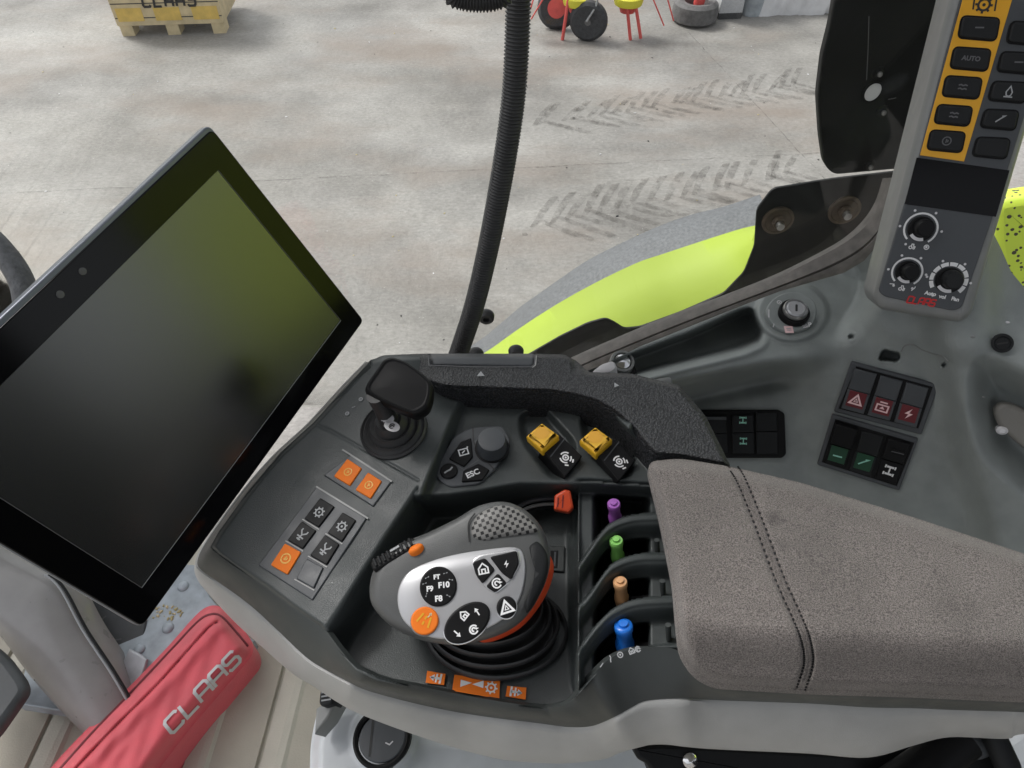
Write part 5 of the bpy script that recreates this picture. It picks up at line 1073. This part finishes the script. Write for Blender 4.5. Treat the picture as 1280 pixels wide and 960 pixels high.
#==SEAT BASE==
r = empty('seat_pedestal', PZ(560, 930, -.66), 'pale grey seat base cover with round black air vent under the armrest', 'seat base')
SB = [(386, 1040), (388, 930), (396, 890), (412, 872), (428, 862), (452, 850), (520, 850), (700, 880), (900, 900), (1300, 900), (1300, 1080), (386, 1080)]
def tseat(X, Y):
    s = sd(SB, X, Y); z = -.64-.05*sst(480, 640, X)*0-.02*(1-sst(0, 14, s)); T = tz(X, Y, z)
    q = np.hypot((X-480)/38, (Y-922)/40); T = T-.014*sst(1.15, .92, q)
    rd = sst(500, 560, X)*sst(640, 560, X)*sst(940, 900, Y); T = T+.012*rd
    return T
mb = relief(rnd(SB, 16), 3, tseat, 'seat_shell', skirt=.12); put(mb, 'cover', r, 0)
FV = Frame(at(478, 923, tseat(np.array([478.]), np.array([923.]))[0]), nrm((-.10, -.12, 1)), (1, 0, 0))
cv = FV.px(478, 923, .004); k = .53/FPX
R1 = .0205*1.0
c_ = (0, 0); mb = MB(); mb.lathe(FV, c_, [(.0235, -.004), (.0235, .003), (.0215, .0045), (.0195, .0035), (.0185, .001)], 'black_plastic', 40, False); mb.lathe(FV, c_, [(.0188, .001), (0, .0012)], 'dark_plastic', 32); vt_ = put(mb, 'air_vent', r)
mb = MB(); mb.prism(FV, circ(.001, 0, .0195, .0185, 30, .3), .001, .0042, 'panel_grey', .0015); mb.ribbon(FV, [(-.008+.0*j, -.014+.0028*j) for j in range(11)], .0016, .0046, 'dark_ink'); mb.ribbon(FV, [(.004, -.004), (.0075, -.0055), (.010, -.003)], .001, .0046, 'wrap'); put(mb, 'louver', vt_)
fb_ = Frame(PZ(400, 872, -.60), nrm((-.2, -.2, 1)), (1, 0, 0)); mb = MB(); mb.prism(fb_, rnd(fb_.poly([(400, 862), (418, 860), (416, 880), (404, 884), (398, 880)]), .003), -.02, 0, 'dark_plastic', .002)
for yv in (866, 871, 876): mb.ribbon(fb_, [fb_.px(402, yv), fb_.px(414, yv-2)], .0012, .0006, 'grey_ink')
put(mb, 'seat_latch', r)
mb = MB(); mb.prism(fb_, fb_.poly([(396, 886), (416, 872), (428, 868), (410, 900), (394, 918)], -.01), -.03, -.008, 'bezel_grey', .002); put(mb, 'side_flap', r)
#==BRACKET==
r = empty('armrest_bracket', PZ(1000, 945, -.56), 'black steel bracket and linkage under the armrest shell', 'bracket')
fb_ = Frame(PZ(950, 945, -.53), nrm((0, -.5, .85)), (1, 0, 0))
mb = MB(); mb.prism(fb_, rnd(fb_.poly([(791, 932), (830, 930), (1085, 944), (1142, 928), (1170, 915), (1240, 915), (1258, 960), (1280, 1030), (830, 1010), (810, 956), (796, 950)]), .004), -.03, 0, 'steel_black', .003); put(mb, 'bracket_plate', r)
mb = MB(); mb.lathe(fb_, fb_.px(862, 950), [(.005, 0), (.005, .002), (.003, .004), (0, .005)], 'chrome', 16); put(mb, 'bolt', r)
mb = MB(); mb.tube([fb_.w(*fb_.px(x, y), .012) for x, y in ((1090, 990), (1150, 950), (1190, 915))], .014, 'black_plastic', 16); mb.tube([fb_.w(*fb_.px(x, y), .010) for x, y in ((1225, 905), (1246, 950), (1262, 1000))], .008, 'dark_plastic', 14); put(mb, 'linkage', r)
mb = MB(); mb.pillow(fb_, circ(*fb_.px(1205, 928), .018, .010, 24, -.1), [(1, -.01), (1, .004), (.8, .008), (.3, .009)], 'tin_grey'); put(mb, 'cap', r, 60)
mb = MB(); f_ = Frame(PZ(1280, 945, -.60), (0, -.3, 1), (1, 0, 0)); mb.prism(f_, rnd(f_.poly([(1240, 935), (1256, 925), (1280, 908), (1420, 880), (1420, 1060), (1270, 1060)]), .01), -.06, 0, 'seat_shell', .006)
setp(put(mb, 'seat_side_cover'), 'grey plastic seat cover at the bottom right corner', 'cover')
